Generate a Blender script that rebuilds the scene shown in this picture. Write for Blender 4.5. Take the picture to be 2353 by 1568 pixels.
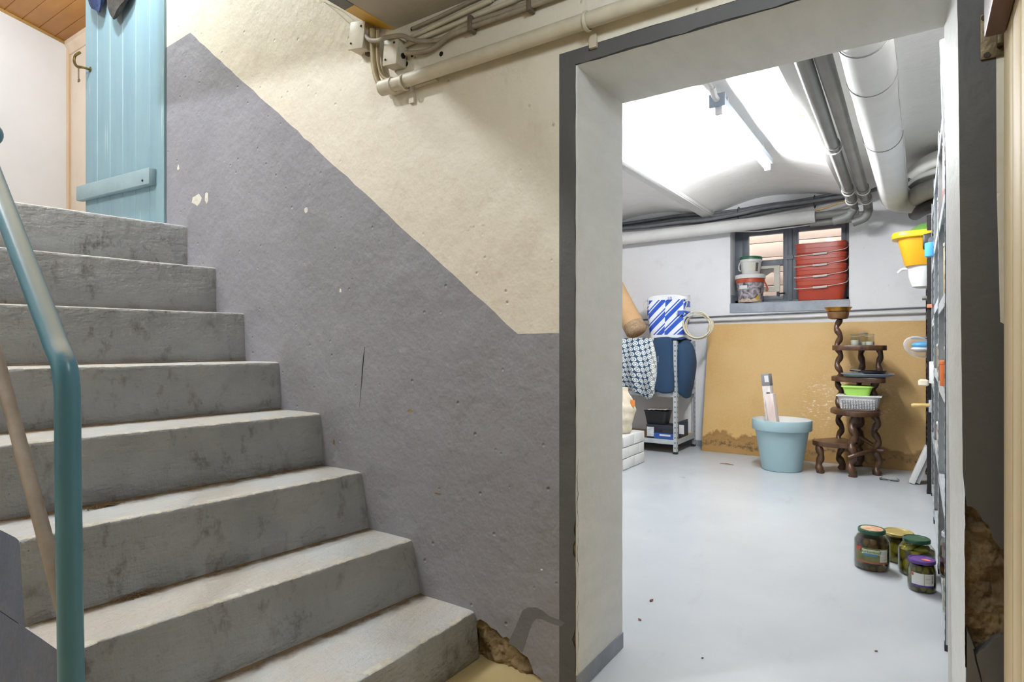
import bpy, bmesh, math, random
from mathutils import Vector, Matrix, noise
rnd = random.Random(7)
for o in list(bpy.data.objects):
    bpy.data.objects.remove(o, do_unlink=True)
scene = bpy.context.scene
COL = scene.collection

# ------------------------------------------------------------------ camera
FPX, CX, HY, EYE = 1390.0, 1176.5, 792.0, 1.072
YAW = math.atan((2110 - CX) / FPX)
SN, CS = math.sin(YAW), math.cos(YAW)
cam = bpy.data.cameras.new('camera'); cam.sensor_width = 36.0; cam.lens = 36.0 * FPX / 2353
cam.shift_y = (HY - 784) / 2353; cam.clip_start = 0.02
cam_ob = bpy.data.objects.new('camera', cam); COL.objects.link(cam_ob)
cam_ob.location = (0, 0, EYE); cam_ob.rotation_euler = (math.pi / 2, 0, YAW)
scene.camera = cam_ob

# ------------------------------------------------------------------ world, lamps, exposure
world = bpy.data.worlds.new('overcast_sky'); scene.world = world; world.use_nodes = True
bg = world.node_tree.nodes['Background']
bg.inputs[0].default_value = (0.86, 0.93, 1.0, 1); bg.inputs[1].default_value = 5.0
def lamp(name, loc, power, col, radius):
    l = bpy.data.lights.new(name, 'POINT'); l.energy = power; l.color = col; l.shadow_soft_size = radius
    o = bpy.data.objects.new(name, l); COL.objects.link(o); o.location = loc
    return o
lamp('stairwell_lamp', (-3.30, 1.09, 3.64), 80, (0.82, 0.935, 1.0), 0.06)
lamp('upper_hall_lamp', (-2.9, -0.55, 3.45), 135, (0.89, 0.935, 1.0), 0.10)
lamp('landing_lamp', (-5.3, 1.55, 3.35), 7, (0.86, 0.93, 1.0), 0.12)
lamp('cellar_hall_fill', (-0.32, 0.85, 2.13), 14, (0.82, 0.93, 1.0), 0.10)  # unseen lamp, added as fill for the risers, reveal and pine door
scene.view_settings.view_transform = 'Standard'; scene.view_settings.look = 'None'
scene.view_settings.exposure = 0.37; scene.view_settings.gamma = 1.0
scene.view_settings.use_curve_mapping = False
TUBE_STRENGTH = 300.0
scene.cycles.max_bounces = 5; scene.cycles.diffuse_bounces = 4; scene.cycles.use_light_tree = False; scene.cycles.glossy_bounces = 3; scene.cycles.transparent_max_bounces = 10
scene.cycles.caustics_reflective = False; scene.cycles.caustics_refractive = False

# ------------------------------------------------------------------ helpers
def ray(px, py):
    u = (px - CX) / FPX
    return (-SN + CS * u, CS + SN * u, (HY - py) / FPX)
def at_y(px, py, y):
    d = ray(px, py); t = y / d[1]; return Vector((d[0] * t, y, EYE + d[2] * t))
def at_x(px, py, x):
    d = ray(px, py); t = x / d[0]; return Vector((x, d[1] * t, EYE + d[2] * t))
def at_z(px, py, z):
    d = ray(px, py); t = (z - EYE) / d[2]; return Vector((d[0] * t, d[1] * t, z))

def lin(h):
    r = []
    for i in (0, 2, 4):
        c = int(h[i:i + 2], 16) / 255
        r.append(c / 12.92 if c <= 0.04045 else ((c + 0.055) / 1.055) ** 2.4)
    return (*r, 1.0)

class NT:
    """small node-tree writer"""
    def __init__(s, name):
        s.m = bpy.data.materials.new(name); s.m.use_nodes = True
        s.t = s.m.node_tree; s.b = s.t.nodes['Principled BSDF']; s.out = s.t.nodes['Material Output']
        s.pos = None
    def n(s, typ, ins=None, **kw):
        nd = s.t.nodes.new(typ)
        for k, v in kw.items(): setattr(nd, k, v)
        for k, v in (ins or {}).items(): s.set(nd.inputs[k], v)
        return nd
    def set(s, sock, v):
        if isinstance(v, bpy.types.NodeSocket): s.t.links.new(v, sock)
        elif isinstance(v, str): sock.default_value = lin(v)
        else: sock.default_value = v
    def P(s):
        if s.pos is None: s.pos = s.n('ShaderNodeNewGeometry').outputs['Position']
        return s.pos
    def obj(s): return s.n('ShaderNodeTexCoord').outputs['Object']
    def uv(s): return s.n('ShaderNodeTexCoord').outputs['UV']
    def mp(s, vec, scale=(1, 1, 1), rot=(0, 0, 0), loc=(0, 0, 0)):
        return s.n('ShaderNodeMapping', {'Vector': vec, 'Scale': scale, 'Rotation': rot, 'Location': loc}).outputs[0]
    def noise(s, scale, vec=None, detail=4, rough=0.55, dist=0.0):
        return s.n('ShaderNodeTexNoise', {'Vector': vec if vec is not None else s.P(), 'Scale': scale, 'Detail': detail,
                                          'Roughness': rough, 'Distortion': dist}).outputs['Fac']
    def voro(s, scale, vec=None, out='Distance', **kw):
        return s.n('ShaderNodeTexVoronoi', {'Vector': vec if vec is not None else s.P(), 'Scale': scale}, **kw).outputs[out]
    def math(s, op, a, b=0.0, c=0.0, clamp=False):
        return s.n('ShaderNodeMath', {0: a, 1: b, 2: c}, operation=op, use_clamp=clamp).outputs[0]
    def ramp(s, fac, lo, hi):
        return s.n('ShaderNodeMapRange', {0: fac, 1: lo, 2: hi, 3: 0.0, 4: 1.0}).outputs[0]
    def mix(s, fac, a, b, mode='MIX'):
        nd = s.t.nodes.new('ShaderNodeMix'); nd.data_type = 'RGBA'; nd.blend_type = mode
        s.set(nd.inputs[0], fac); s.set(nd.inputs[6], a); s.set(nd.inputs[7], b)
        return nd.outputs[2]
    def sep(s, vec):
        return s.n('ShaderNodeSeparateXYZ', {0: vec}).outputs
    def bump(s, h, strength=0.3, dist=0.01, normal=None):
        i = {'Height': h, 'Strength': strength, 'Distance': dist}
        if normal is not None: i['Normal'] = normal
        return s.n('ShaderNodeBump', i).outputs[0]
    def fin(s, color, rough=0.6, normal=None, metal=0.0, **kw):
        s.set(s.b.inputs['Base Color'], color); s.set(s.b.inputs['Roughness'], rough); s.set(s.b.inputs['Metallic'], metal)
        if normal is not None: s.set(s.b.inputs['Normal'], normal)
        for k, v in kw.items(): s.set(s.b.inputs[k.replace('_', ' ')], v)
        return s.m

MATS = {}
def pm(name, c, c2=None, scale=6, rough=0.55, bump=0.0, bscale=60, metal=0.0, stretch=None, **kw):
    """plain procedural material: two tones mixed by noise, optional relief"""
    if name in MATS: return MATS[name]
    k = NT(name)
    vec = k.mp(k.P(), stretch) if stretch else None
    n1 = k.ramp(k.noise(scale, vec, 5), 0.32, 0.68)
    col = k.mix(n1, c, c2 or c)
    nor = k.bump(k.noise(bscale, vec, 4), bump, 0.01) if bump else None
    MATS[name] = k.fin(col, rough, nor, metal, **kw)
    return MATS[name]

class MB:
    """collects shapes into one mesh"""
    def __init__(s): s.v = []; s.f = []; s.mi = []; s.uv = {}
    def add(s, vs, fs, m=0):
        b = len(s.v); s.v += [tuple(p) for p in vs]
        for f in fs: s.f.append(tuple(b + i for i in f)); s.mi.append(m)
        return s
    def box(s, lo, hi, m=0, M=None):
        x0, y0, z0 = lo; x1, y1, z1 = hi
        vs = [(x0, y0, z0), (x1, y0, z0), (x1, y1, z0), (x0, y1, z0), (x0, y0, z1), (x1, y0, z1), (x1, y1, z1), (x0, y1, z1)]
        if M is not None: vs = [M @ Vector(p) for p in vs]
        return s.add(vs, [(0, 3, 2, 1), (4, 5, 6, 7), (0, 1, 5, 4), (1, 2, 6, 5), (2, 3, 7, 6), (3, 0, 4, 7)], m)
    def tube(s, path, r, n=10, m=0, closed=False, flat=1.0):
        pts = [Vector(p) for p in path]; L = len(pts)
        rs = r if isinstance(r, (list, tuple)) else [r] * L
        prev = None; rings = []
        for i, p in enumerate(pts):
            if closed: d = pts[(i + 1) % L] - pts[i - 1]
            else: d = pts[min(i + 1, L - 1)] - pts[max(i - 1, 0)]
            d.normalize()
            if prev is None:
                a = Vector((0, 0, 1)) if abs(d.z) < 0.9 else Vector((1, 0, 0))
                nrm = (a - d * a.dot(d)).normalized()
            else:
                nrm = prev - d * prev.dot(d)
                nrm = nrm.normalized() if nrm.length > 1e-6 else Vector((1, 0, 0))
            prev = nrm; bi = d.cross(nrm)
            rings.append([p + (nrm * math.cos(2 * math.pi * k / n) * flat + bi * math.sin(2 * math.pi * k / n)) * rs[i] for k in range(n)])
        vs = [q for rg in rings for q in rg]; fs = []
        for i in range(L if closed else L - 1):
            j = (i + 1) % L
            for k in range(n):
                k2 = (k + 1) % n
                fs.append((i * n + k, i * n + k2, j * n + k2, j * n + k))
        if not closed:
            fs.append(tuple(range(n - 1, -1, -1))); fs.append(tuple((L - 1) * n + k for k in range(n)))
        return s.add(vs, fs, m)
    def lathe(s, prof, c=(0, 0, 0), n=32, m=0, M=None, sq=None, cap=True):
        """prof: (radius, z) from bottom to top; sq=(rx, ry, power) makes a rounded rectangle"""
        vs = []; fs = []; c = Vector(c)
        for (r, z) in prof:
            for k in range(n):
                a = 2 * math.pi * k / n; ca, sa = math.cos(a), math.sin(a)
                if sq:
                    e = 2.0 / sq[2]
                    x = sq[0] * r * math.copysign(abs(ca) ** e, ca); y = sq[1] * r * math.copysign(abs(sa) ** e, sa)
                else: x, y = r * ca, r * sa
                p = Vector((x, y, z))
                vs.append((M @ p if M is not None else p) + c)
        L = len(prof)
        for i in range(L - 1):
            for k in range(n):
                k2 = (k + 1) % n; fs.append((i * n + k, i * n + k2, (i + 1) * n + k2, (i + 1) * n + k))
        if cap:
            fs.append(tuple(range(n - 1, -1, -1))); fs.append(tuple((L - 1) * n + k for k in range(n)))
        return s.add(vs, fs, m)
    def prism(s, poly, fn, a, b, m=0):
        """poly: list of 2-D points, fn(u, v, w) -> xyz, extruded in w from a to b"""
        n = len(poly)
        vs = [fn(u, v, a) for u, v in poly] + [fn(u, v, b) for u, v in poly]
        fs = [tuple(range(n)), tuple(range(2 * n - 1, n - 1, -1))]
        fs += [(i, i + n, (i + 1) % n + n, (i + 1) % n) for i in range(n)]
        return s.add(vs, fs, m)
    def grid(s, nu, nv, fn, m=0, uv=False):
        b = len(s.v); vs = []; fs = []
        for j in range(nv + 1):
            for i in range(nu + 1): vs.append(fn(i / nu, j / nv))
        for j in range(nv):
            for i in range(nu):
                a = j * (nu + 1) + i; fs.append((a, a + 1, a + nu + 2, a + nu + 1))
        if uv:
            for j in range(nv + 1):
                for i in range(nu + 1): s.uv[b + j * (nu + 1) + i] = (i / nu, j / nv)
        return s.add(vs, fs, m)
    def ell(s, c, r, n=10, m=0, M=None):
        prof = []; k = max(4, n // 2 + 1)
        for i in range(k + 1):
            a = -math.pi / 2 + math.pi * i / k
            prof.append((max(math.cos(a), 0.02), math.sin(a)))
        S = Matrix.Diagonal((r[0], r[1], r[2])).to_4x4()
        return s.lathe(prof, c, n, m, (M.to_4x4() if M is not None else Matrix.Identity(4)) @ S)
    def build(s, name, mats, parent=None, bevel=0.0, ang=35, local=False, seg=2, solid=0.0, fixn=True):
        me = bpy.data.meshes.new(name); me.from_pydata(s.v, [], s.f)
        mats = mats if isinstance(mats, (list, tuple)) else [mats]
        for q in mats: me.materials.append(q)
        me.polygons.foreach_set('material_index', s.mi)
        if s.uv:
            ul = me.uv_layers.new(name='UVMap')
            for lp in me.loops: ul.data[lp.index].uv = s.uv.get(lp.vertex_index, (0, 0))
        bm = bmesh.new(); bm.from_mesh(me)
        if fixn: bmesh.ops.recalc_face_normals(bm, faces=bm.faces)
        if bevel:
            es = [e for e in bm.edges if len(e.link_faces) == 2 and e.calc_face_angle(0) > 0.5]
            bmesh.ops.bevel(bm, geom=es, offset=bevel, segments=seg, profile=0.5, affect='EDGES', clamp_overlap=True)
        bm.to_mesh(me); bm.free()
        me.polygons.foreach_set('use_smooth', [True] * len(me.polygons))
        me.set_sharp_from_angle(angle=math.radians(ang)); me.update()
        o = bpy.data.objects.new(name, me); COL.objects.link(o)
        if solid:
            md = o.modifiers.new('thickness', 'SOLIDIFY'); md.thickness = solid; md.offset = 0
        if parent is not None:
            o.parent = parent
            if not local: o.matrix_parent_inverse = Matrix.Translation(parent.location).inverted()
        return o

def tag(o, label=None, cat=None, group=None, kind=None):
    if label: o['label'] = label
    if cat: o['category'] = cat
    if group: o['group'] = group
    if kind: o['kind'] = kind
    return o
def thing(name, label, cat, loc=(0, 0, 0), group=None):
    o = bpy.data.objects.new(name, None); COL.objects.link(o); o.location = loc; o.empty_display_size = 0.05
    return tag(o, label, cat, group)
def struct(o, label, cat): return tag(o, label, cat, kind='structure')
def struct_empty(name, label, cat, loc=(0, 0, 0)):
    return struct(thing(name, label, cat, loc), label, cat)
def part_copy(src, parent, loc, rot=(0, 0, 0), scale=(1, 1, 1)):
    """another piece sharing the mesh of src, placed in world space under an unrotated parent"""
    c = src.copy(); COL.objects.link(c); c.parent = parent
    c.matrix_parent_inverse = Matrix.Translation(parent.location).inverted()
    c.location = loc; c.rotation_euler = rot; c.scale = scale
    return c
def text_verts(txt, size):
    cu = bpy.data.curves.new('lettering', 'FONT'); cu.body = txt; cu.size = size; cu.align_x = 'CENTER'; cu.align_y = 'CENTER'
    cu.resolution_u = 2
    ob = bpy.data.objects.new('lettering', cu); COL.objects.link(ob)
    dg = bpy.context.evaluated_depsgraph_get(); me = ob.evaluated_get(dg).to_mesh()
    vs = [tuple(v.co) for v in me.vertices]; fs = [tuple(p.vertices) for p in me.polygons]
    ob.evaluated_get(dg).to_mesh_clear(); bpy.data.objects.remove(ob, do_unlink=True); bpy.data.curves.remove(cu)
    return vs, fs
def smooth_path(pts, k=6):
    """Catmull-Rom through the points"""
    P = [Vector(p) for p in pts]; P = [P[0] * 2 - P[1]] + P + [P[-1] * 2 - P[-2]]; out = []
    for i in range(1, len(P) - 2):
        for j in range(k):
            t = j / k; a, b, c, d = P[i - 1], P[i], P[i + 1], P[i + 2]
            out.append(0.5 * ((2 * b) + (c - a) * t + (2 * a - 5 * b + 4 * c - d) * t * t + (3 * b - a - 3 * c + d) * t ** 3))
    out.append(P[-2]); return out
def jag(p, q, n, amp):
    """points from p to q with a wandering edge"""
    p = Vector(p); q = Vector(q); d = q - p; nn = Vector((-d.y, d.x)).normalized(); out = [tuple(p)]
    for i in range(1, n):
        out.append(tuple(p + d * (i / n) + nn * rnd.uniform(-amp, amp)))
    return out

# ------------------------------------------------------------------ materials
def plaster(name, c, c2, marks, bump=0.55):
    k = NT(name)
    med = k.noise(7, None, 4, 0.6); fine = k.noise(70, k.mp(k.P(), (1, 1, 0.5), (0, 0.3, 0)), 2, 0.6)
    spots = k.voro(13)
    big = k.noise(1.6, None, 2, 0.5)
    col = k.mix(k.ramp(big, 0.35, 0.7), c, c2)
    col = k.mix(k.math('MULTIPLY', k.ramp(med, 0.55, 0.8), 0.25), col, marks)
    col = k.mix(k.math('MULTIPLY', k.ramp(spots, 0.055, 0.02), k.ramp(med, 0.5, 0.56)), col, marks)
    h = k.math('ADD', k.math('ADD', k.math('MULTIPLY', fine, 0.24), k.math('MULTIPLY', big, 2.5)), k.math('MULTIPLY', med, 1.7))
    h = k.math('SUBTRACT', h, k.math('MULTIPLY', k.ramp(spots, 0.10, 0.0), 0.7))
    return k.fin(col, 0.62, k.bump(h, bump, 0.012))
M_CREAM = plaster('cream_plaster', 'e3dbcc', 'dcd3c2', 'b09a7b')
M_DADO = plaster('grey_dado_paint', '939299', '89888f', '76726f', 0.75)
M_BAND = pm('dark_grey_band_paint', '5e5d5e', '555455', 5, 0.6, 0.25, 40)
M_WHITEWALL = plaster('white_cellar_plaster', 'e9e9ea', 'e2e2e5', 'cac8c4', 0.22)
M_VAULT = plaster('white_vault_plaster', 'efeeeb', 'e9e7e2', 'd3cec2', 0.30)
def reveal_mat():
    k = NT('pale_grey_reveal_paint')
    sc = k.noise(16, k.mp(k.P(), (1, 0.35, 1)), 6, 0.7)
    scr = k.math('MULTIPLY', k.ramp(k.noise(46, k.mp(k.P(), (0.35, 0.35, 1.0)), 4, 0.75), 0.70, 0.78), k.ramp(k.noise(2.6), 0.45, 0.6))
    col = k.mix(k.ramp(sc, 0.35, 0.7), 'dadad7', 'd0d0cd')
    col = k.mix(scr, col, '6b6a66')
    return k.fin(col, 0.55, k.bump(k.noise(30, None, 5), 0.35, 0.008))
M_REVEAL = reveal_mat()
def step_mat():
    k = NT('grey_step_paint')
    geo = k.n('ShaderNodeNewGeometry'); nz = k.sep(geo.outputs['Normal'])[2]
    up = k.ramp(nz, 0.55, 0.85)
    blot = k.noise(4, None, 3, 0.6); grime = k.noise(17, k.mp(k.P(), (1, 1, 0.6)), 4, 0.7)
    base = k.mix(k.ramp(blot, 0.35, 0.7), 'a3a5a6', '929496')
    base = k.mix(k.math('MULTIPLY', k.math('MULTIPLY', k.ramp(grime, 0.54, 0.72), k.ramp(blot, 0.42, 0.58)), 0.75), base, '4a3d31')
    dusty = k.mix(k.ramp(blot, 0.4, 0.62), 'cdcfd0', 'd0c9c1')
    col = k.mix(up, base, dusty)
    dirt = k.math('MULTIPLY', k.ramp(k.voro(34), 0.07, 0.02), k.ramp(grime, 0.48, 0.56))
    col = k.mix(dirt, col, '4c4034')
    h = k.math('ADD', k.math('MULTIPLY', grime, 0.8), k.noise(26, k.mp(k.P(), (1, 0.35, 1), (0.5, 0, 0)), 3, 0.65))
    return k.fin(col, 0.5, k.bump(h, 0.85, 0.014))
M_STEP = step_mat()
M_STEPSIDE = plaster('blue_grey_stair_side_paint', '66718c', '5b6684', '9a8a70', 0.7)
M_WORN = pm('chipped_pale_concrete', 'e4e1d8', 'c9c2b4', 30, 0.8, 0.5, 90)
M_BARE = pm('bare_brown_render', '8f7a5c', '544432', 14, 0.9, 1.0, 30)
M_BARE2 = pm('bare_sandy_render', 'a6906c', '5d4a30', 12, 0.9, 1.0, 26)
def floor_mat(name, c, c2, dirtc, rough, thr):
    k = NT(name)
    col = k.mix(k.ramp(k.noise(1.7, None, 5), 0.35, 0.65), c, c2)
    specks = k.math('MULTIPLY', k.ramp(k.voro(17), 0.05, 0.015), k.ramp(k.noise(2.4), thr, thr + 0.06))
    col = k.mix(specks, col, dirtc)
    scuff = k.math('MULTIPLY', k.ramp(k.noise(7, k.mp(k.P(), (1, 0.25, 1), (0, 0, 0.5)), 6, 0.7), 0.6, 0.8), 0.25)
    col = k.mix(scuff, col, dirtc)
    return k.fin(col, k.math('ADD', rough, k.math('MULTIPLY', k.noise(3), 0.2)), k.bump(k.noise(9, None, 6, 0.6), 0.10, 0.01))
M_FLOOR = floor_mat('pale_grey_floor_paint', 'b8bcbf', 'b0b5b9', '7a7266', 0.22, 0.52)
M_FLOOR2 = floor_mat('sandy_hall_floor', 'cdb98a', 'b39c68', '5f4c2e', 0.6, 0.48)
M_WHITE = pm('white_gloss_paint', 'dedddb', 'd3d2cf', 3, 0.4, 0.05, 30)
M_GREYWIN = pm('slate_grey_window_paint', '6b727a', '5b626a', 8, 0.45, 0.1, 40)
M_SILL = pm('grey_sill_paint', 'a4aab2', '8d939b', 9, 0.5, 0.3, 25)
M_STEEL = pm('galvanised_steel', 'c6cbce', 'b2b8bc', 24, 0.4, 0.05, 60, 0.2)
M_DARK = pm('black_metal', '26211f', '1a1716', 9, 0.45)
M_HOLE = pm('dark_hole', '15130f', '1c1916', 9, 0.9)
M_PVC = pm('ivory_pvc', 'cfc7b4', 'bfb5a0', 12, 0.45, 0.08, 40)
M_CABLE = pm('dusty_cable', 'a69a88', '8d8171', 18, 0.6, 0.1, 60)
M_GREYPIPE = pm('grey_pipe_plastic', '83837f', '757571', 6, 0.45)
M_LAG = pm('white_pipe_lagging', 'd5d5d2', 'cbcac6', 5, 0.6, 0.12, 14)
M_WOODD = pm('dark_turned_wood', '5b3d27', '3a2618', 18, 0.35, 0.25, 50, stretch=(1, 1, 0.25))
def glass_mat(name, tint, refl=0.35):
    m = bpy.data.materials.new(name); m.use_nodes = True; t = m.node_tree; t.nodes.clear()
    out = t.nodes.new('ShaderNodeOutputMaterial'); mx = t.nodes.new('ShaderNodeMixShader')
    tr = t.nodes.new('ShaderNodeBsdfTransparent'); gl = t.nodes.new('ShaderNodeBsdfGlossy'); fr = t.nodes.new('ShaderNodeLayerWeight')
    ns = t.nodes.new('ShaderNodeTexNoise'); ns.inputs['Scale'].default_value = 5
    mr = t.nodes.new('ShaderNodeMapRange'); mr.inputs[3].default_value = 0.02; mr.inputs[4].default_value = 0.06
    t.links.new(ns.outputs['Fac'], mr.inputs[0]); t.links.new(mr.outputs[0], gl.inputs['Roughness'])
    tr.inputs[0].default_value = lin(tint); fr.inputs[0].default_value = refl
    t.links.new(fr.outputs['Facing'], mx.inputs[0]); t.links.new(tr.outputs[0], mx.inputs[1]); t.links.new(gl.outputs[0], mx.inputs[2])
    t.links.new(mx.outputs[0], out.inputs[0]); return m
M_GLASS = glass_mat('clear_glass', 'f2f6f5', 0.2)
M_JARGLASS = glass_mat('jar_glass', 'f3f5ef', 0.14)

# ================================================================== THE SETTING
YW, YI = 1.65, 1.995            # stair wall: hall face, cellar face
YB = 6.40                       # cellar back wall
XL = at_y(378, 300, YW).x       # left end of the stair wall
XD0 = at_y(1325, 600, YW).x     # doorway left jamb
ZD = 1.929                      # doorway head
XB = at_y(1285, 600, YW).x      # outer edge of the painted band
ZBAND = at_y(1285, 125, YW).z
def xr(z):                      # right jamb leans a little
    return 0.0884 - 0.0168 * min(max(z, 0), 1.9) / 1.83
Wxz = lambda u, v, w: (u, YW + w, v)
def w2(px, py): p = at_y(px, py, YW); return (p.x, p.z)

wall = struct_empty('wall_front', 'plastered stair wall painted cream above a grey diagonal dado', 'wall', (-1.5, YW, 0))
peak, dl = w2(437, 75), (XL, at_y(378, 112, YW).z)
d_end, d_jamb = w2(1190, 768), (XB, w2(1290, 766)[1])
dado_top = [dl] + jag(dl, peak, 3, 0.001)[1:] + jag(peak, d_end, 44, 0.0035) + jag(d_end, d_jamb, 4, 0.002) + [d_jamb]
cream = dado_top + [(XB, ZBAND), (0.1375, ZBAND), (0.139, 1.4), (0.145, 1.12), (0.175, 1.10), (0.175, 0), (1.3, 0), (1.3, 4.2), (XL, 4.2)]
MB().prism(cream, Wxz, 0, 0.03).build('cream_plaster', M_CREAM, wall)
notch = [w2(*p) for p in [(1250, 1569), (1238, 1556), (1226, 1548), (1221, 1530), (1213, 1512), (1196, 1500), (1184, 1486), (1178, 1474),
                          (1164, 1464), (1155, 1466), (1141, 1449), (1128, 1443), (1118, 1432), (1104, 1424), (1094, 1428)]]
notch[0] = (notch[0][0], 0)
MB().prism(dado_top + [(XB, 0)] + notch + [(notch[-1][0] - 0.03, 0), (XL, 0)], Wxz, 0, 0.03).build('dado', M_DADO, wall)
# band of darker paint round the doorway, its edge broken along the jamb
edge = []
chips = [(1540, 12, 5), (1470, 26, 13), (1392, 22, 5), (1325, 20, 4), (1264, 21, 13), (1216, 20, 9), (1150, 28, 5)]
for (pyc, half, dep) in chips:
    for k in (-1, -0.5, 0, 0.5, 1):
        pp = w2(1326 - dep * (1 - k * k) * rnd.uniform(0.7, 1.1), pyc - half * k)
        edge.append((min(pp[0], XD0 - 0.0045), pp[1]))
zs = edge[-1][1]
edge = [(XD0 - .0045, 0)] + edge + jag((XD0 - 0.0055, zs + 0.02), (XD0 - 0.0055, ZD - 0.002), 24, 0.0012) + [(XD0 - .0045, ZD + .004)]
MB().prism([(XB, 0)] + edge + [(XD0 - .0045, ZBAND), (XB, ZBAND)], Wxz, 0, 0.03).build('door_band', M_BAND, wall)
MB().prism(jag((XD0 - .0045, ZD + .0045), (0.1375, ZD + .0045), 30, 0.003) + [(0.1375, ZD)] + jag((0.1375, ZBAND), (XD0 - .0045, ZBAND), 16, 0.002) + [(XD0 - .0045, ZBAND)], Wxz, 0, 0.03).build('door_band', M_BAND, wall)
# grey strip right of the doorway, split by the broken plaster
rt = [w2(*p) for p in [(2222, 1163), (2232, 1165), (2243, 1172), (2252, 1184), (2259, 1198), (2270, 1205), (2276, 1220), (2282, 1240), (2293, 1253), (2300, 1262)]]
rb = [w2(*p) for p in [(2300, 1462), (2284, 1468), (2272, 1482), (2262, 1492), (2251, 1496), (2244, 1505), (2239, 1490), (2232, 1470), (2222, 1448)]]
up = [(xr(ZD), ZD), (0.1375, ZD), (0.139, 1.4), (0.145, 1.12), (0.175, 1.10), (0.175, rt[-1][1])] + rt[::-1]
up += [(xr(zz), zz) for zz in (0.8, 1.0, 1.2, 1.4, 1.6, 1.8)]
MB().prism(up, Wxz, 0, 0.03).build('jamb_strip', M_BAND, wall)
MB().prism([(xr(0), 0), (0.175, 0), (0.175, rb[0][1])] + rb, Wxz, 0, 0.03).build('jamb_strip', M_BAND, wall)
def rough(u0, u1, v0, v1, y, amp, nu, nv, sc, slope=0):
    def fn(a, b):
        x = u0 + (u1 - u0) * a; zz = v0 + (v1 - v0) * b
        d = noise.fractal(Vector((x * sc, 3.1, zz * sc)), 0.8, 2.2, 5) * amp
        d += abs(noise.noise(Vector((x * sc * .5, 9.1, zz * sc * .35)))) * amp * 1.2
        return (x, y + d + slope * (1 - b), zz)
    return fn
b = MB().grid(70, 60, rough(-1.30, -0.99, -0.01, 0.24, YW + 0.012, 0.016, 0, 0, 22)); tag(b.build('bare_render', M_BARE2, wall, ang=60), 'crumbling sandy render where the grey paint has fallen off')
b = MB().grid(16, 60, rough(XD0 - 0.03, XD0 + 0.001, 0, 0.72, YW + 0.006, 0.006, 0, 0, 40)); tag(b.build('bare_render', M_BARE2, wall, ang=60), 'bare render showing along the chipped jamb edge')
b = MB().grid(44, 110, rough(xr(.5) + 0.002, 0.18, 0.36, 0.76, YW + 0.016, 0.020, 0, 0, 18)); tag(b.build('bare_render', M_BARE, wall, ang=60), 'broken brown render beside the pine door')
# patch of darker, fresher paint low on the dado
pp = [(1168, 1478), (1180, 1452), (1192, 1424), (1201, 1403), (1214, 1396), (1232, 1396), (1248, 1404), (1262, 1416), (1282, 1424), (1298, 1432),
      (1290, 1440), (1268, 1434), (1246, 1424), (1232, 1422), (1222, 1434), (1214, 1458), (1206, 1482), (1200, 1500), (1186, 1488)]
MB().prism([w2(*p) for p in pp], Wxz, -0.0006, 0.0004).build('paint_patch', pm('darker_grey_paint', '757477', '6d6c6f', 6, 0.6, 0.3, 30), wall)
# small paint chips down to white
for i, (px, py, sx, sy) in enumerate([(452, 458, 12, 14), (474, 456, 5, 13), (703, 482, 4, 8), (943, 945, 8, 6), (1006, 1135, 9, 5), (768, 1018, 4, 9), (782, 668, 3, 5), (1245, 1310, 3, 3), (410, 385, 3, 6), (1085, 520, 9, 2), (1112, 518, 8, 2), (1075, 530, 5, 2)]):
    c = w2(px, py); e = at_y(px + sx, py + sy, YW); sxm, szm = e.x - c[0], c[1] - e.z
    poly = [(c[0] + sxm * math.cos(a) * rnd.uniform(.5, 1.1), c[1] + szm * math.sin(a) * rnd.uniform(.5, 1.1)) for a in [k * math.pi / 4.5 for k in range(9)]]
    MB().prism(poly, Wxz, -0.0005, 0.0004).build('paint_chip', M_WORN if i not in (3, 4, 5) else M_BARE2, wall)
# long crack
cr = [w2(*p) for p in [(838, 798), (836, 818), (833, 850), (831, 880), (828, 912), (826, 938)]]
MB().tube([(x, YW - 0.0002, zz) for x, zz in cr], [0.0005, 0.0016, 0.0022, 0.0012, 0.0008, 0.0004], 5).build('crack', M_HOLE, wall)
cr = [w2(*p) for p in [(2238, 1492), (2243, 1520), (2250, 1545), (2256, 1570)]]
MB().tube([(x, YW - 0.0002, zz) for x, zz in cr], [0.002, 0.0016, 0.0016, 0.001], 5).build('crack', M_HOLE, wall)

# ---- doorway reveals, head and cellar face of the same wall
def reveal_left(a, b):
    zz = 0.055 + (ZD - 0.055) * b; r = 0.012
    xj = XD0 + noise.noise(Vector((zz * 14, 2.2, 0))) * 0.0018
    if a < 0.25:
        t = a / 0.25 * math.pi / 2
        return (xj - 0.003 + r * 0.3 * math.sin(t), YW + r * (1 - math.cos(t)), zz)
    return (xj, YW + r + (YI - YW - r) * (a - 0.25) / 0.75, zz)
MB().grid(16, 60, reveal_left).build('reveal', M_REVEAL, wall)
MB().prism([(XD0 - 0.01, YW + 0.002), (XD0 + 0.004, YW + 0.002), (XD0 + 0.004, YI), (XD0 - 0.01, YI)], lambda u, v, w: (u, v, w), 0, 0.055).build('painted_skirting', pm('grey_skirting_paint', '8f959d', '80868e', 8, 0.5, 0.3, 30), wall)
MB().grid(24, 12, lambda a, b: (XD0 - 0.01 + (0.13 - XD0) * a, YW + 0.001 + (YI - YW) * b, ZD + noise.noise(Vector((a * 18, b * 3, 0))) * 0.0025 - (0.003 if b > .02 else 0))).build('door_head', M_REVEAL, wall)
MB().grid(10, 50, lambda a, b: (xr(ZD * b) + (0.068 - 0.081) * a + noise.noise(Vector((5, b * 25, 0))) * 0.0012 * (1 - a), YW + 0.0005 + (YI - YW) * a, ZD * b)).build('reveal', M_REVEAL, wall)
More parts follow.
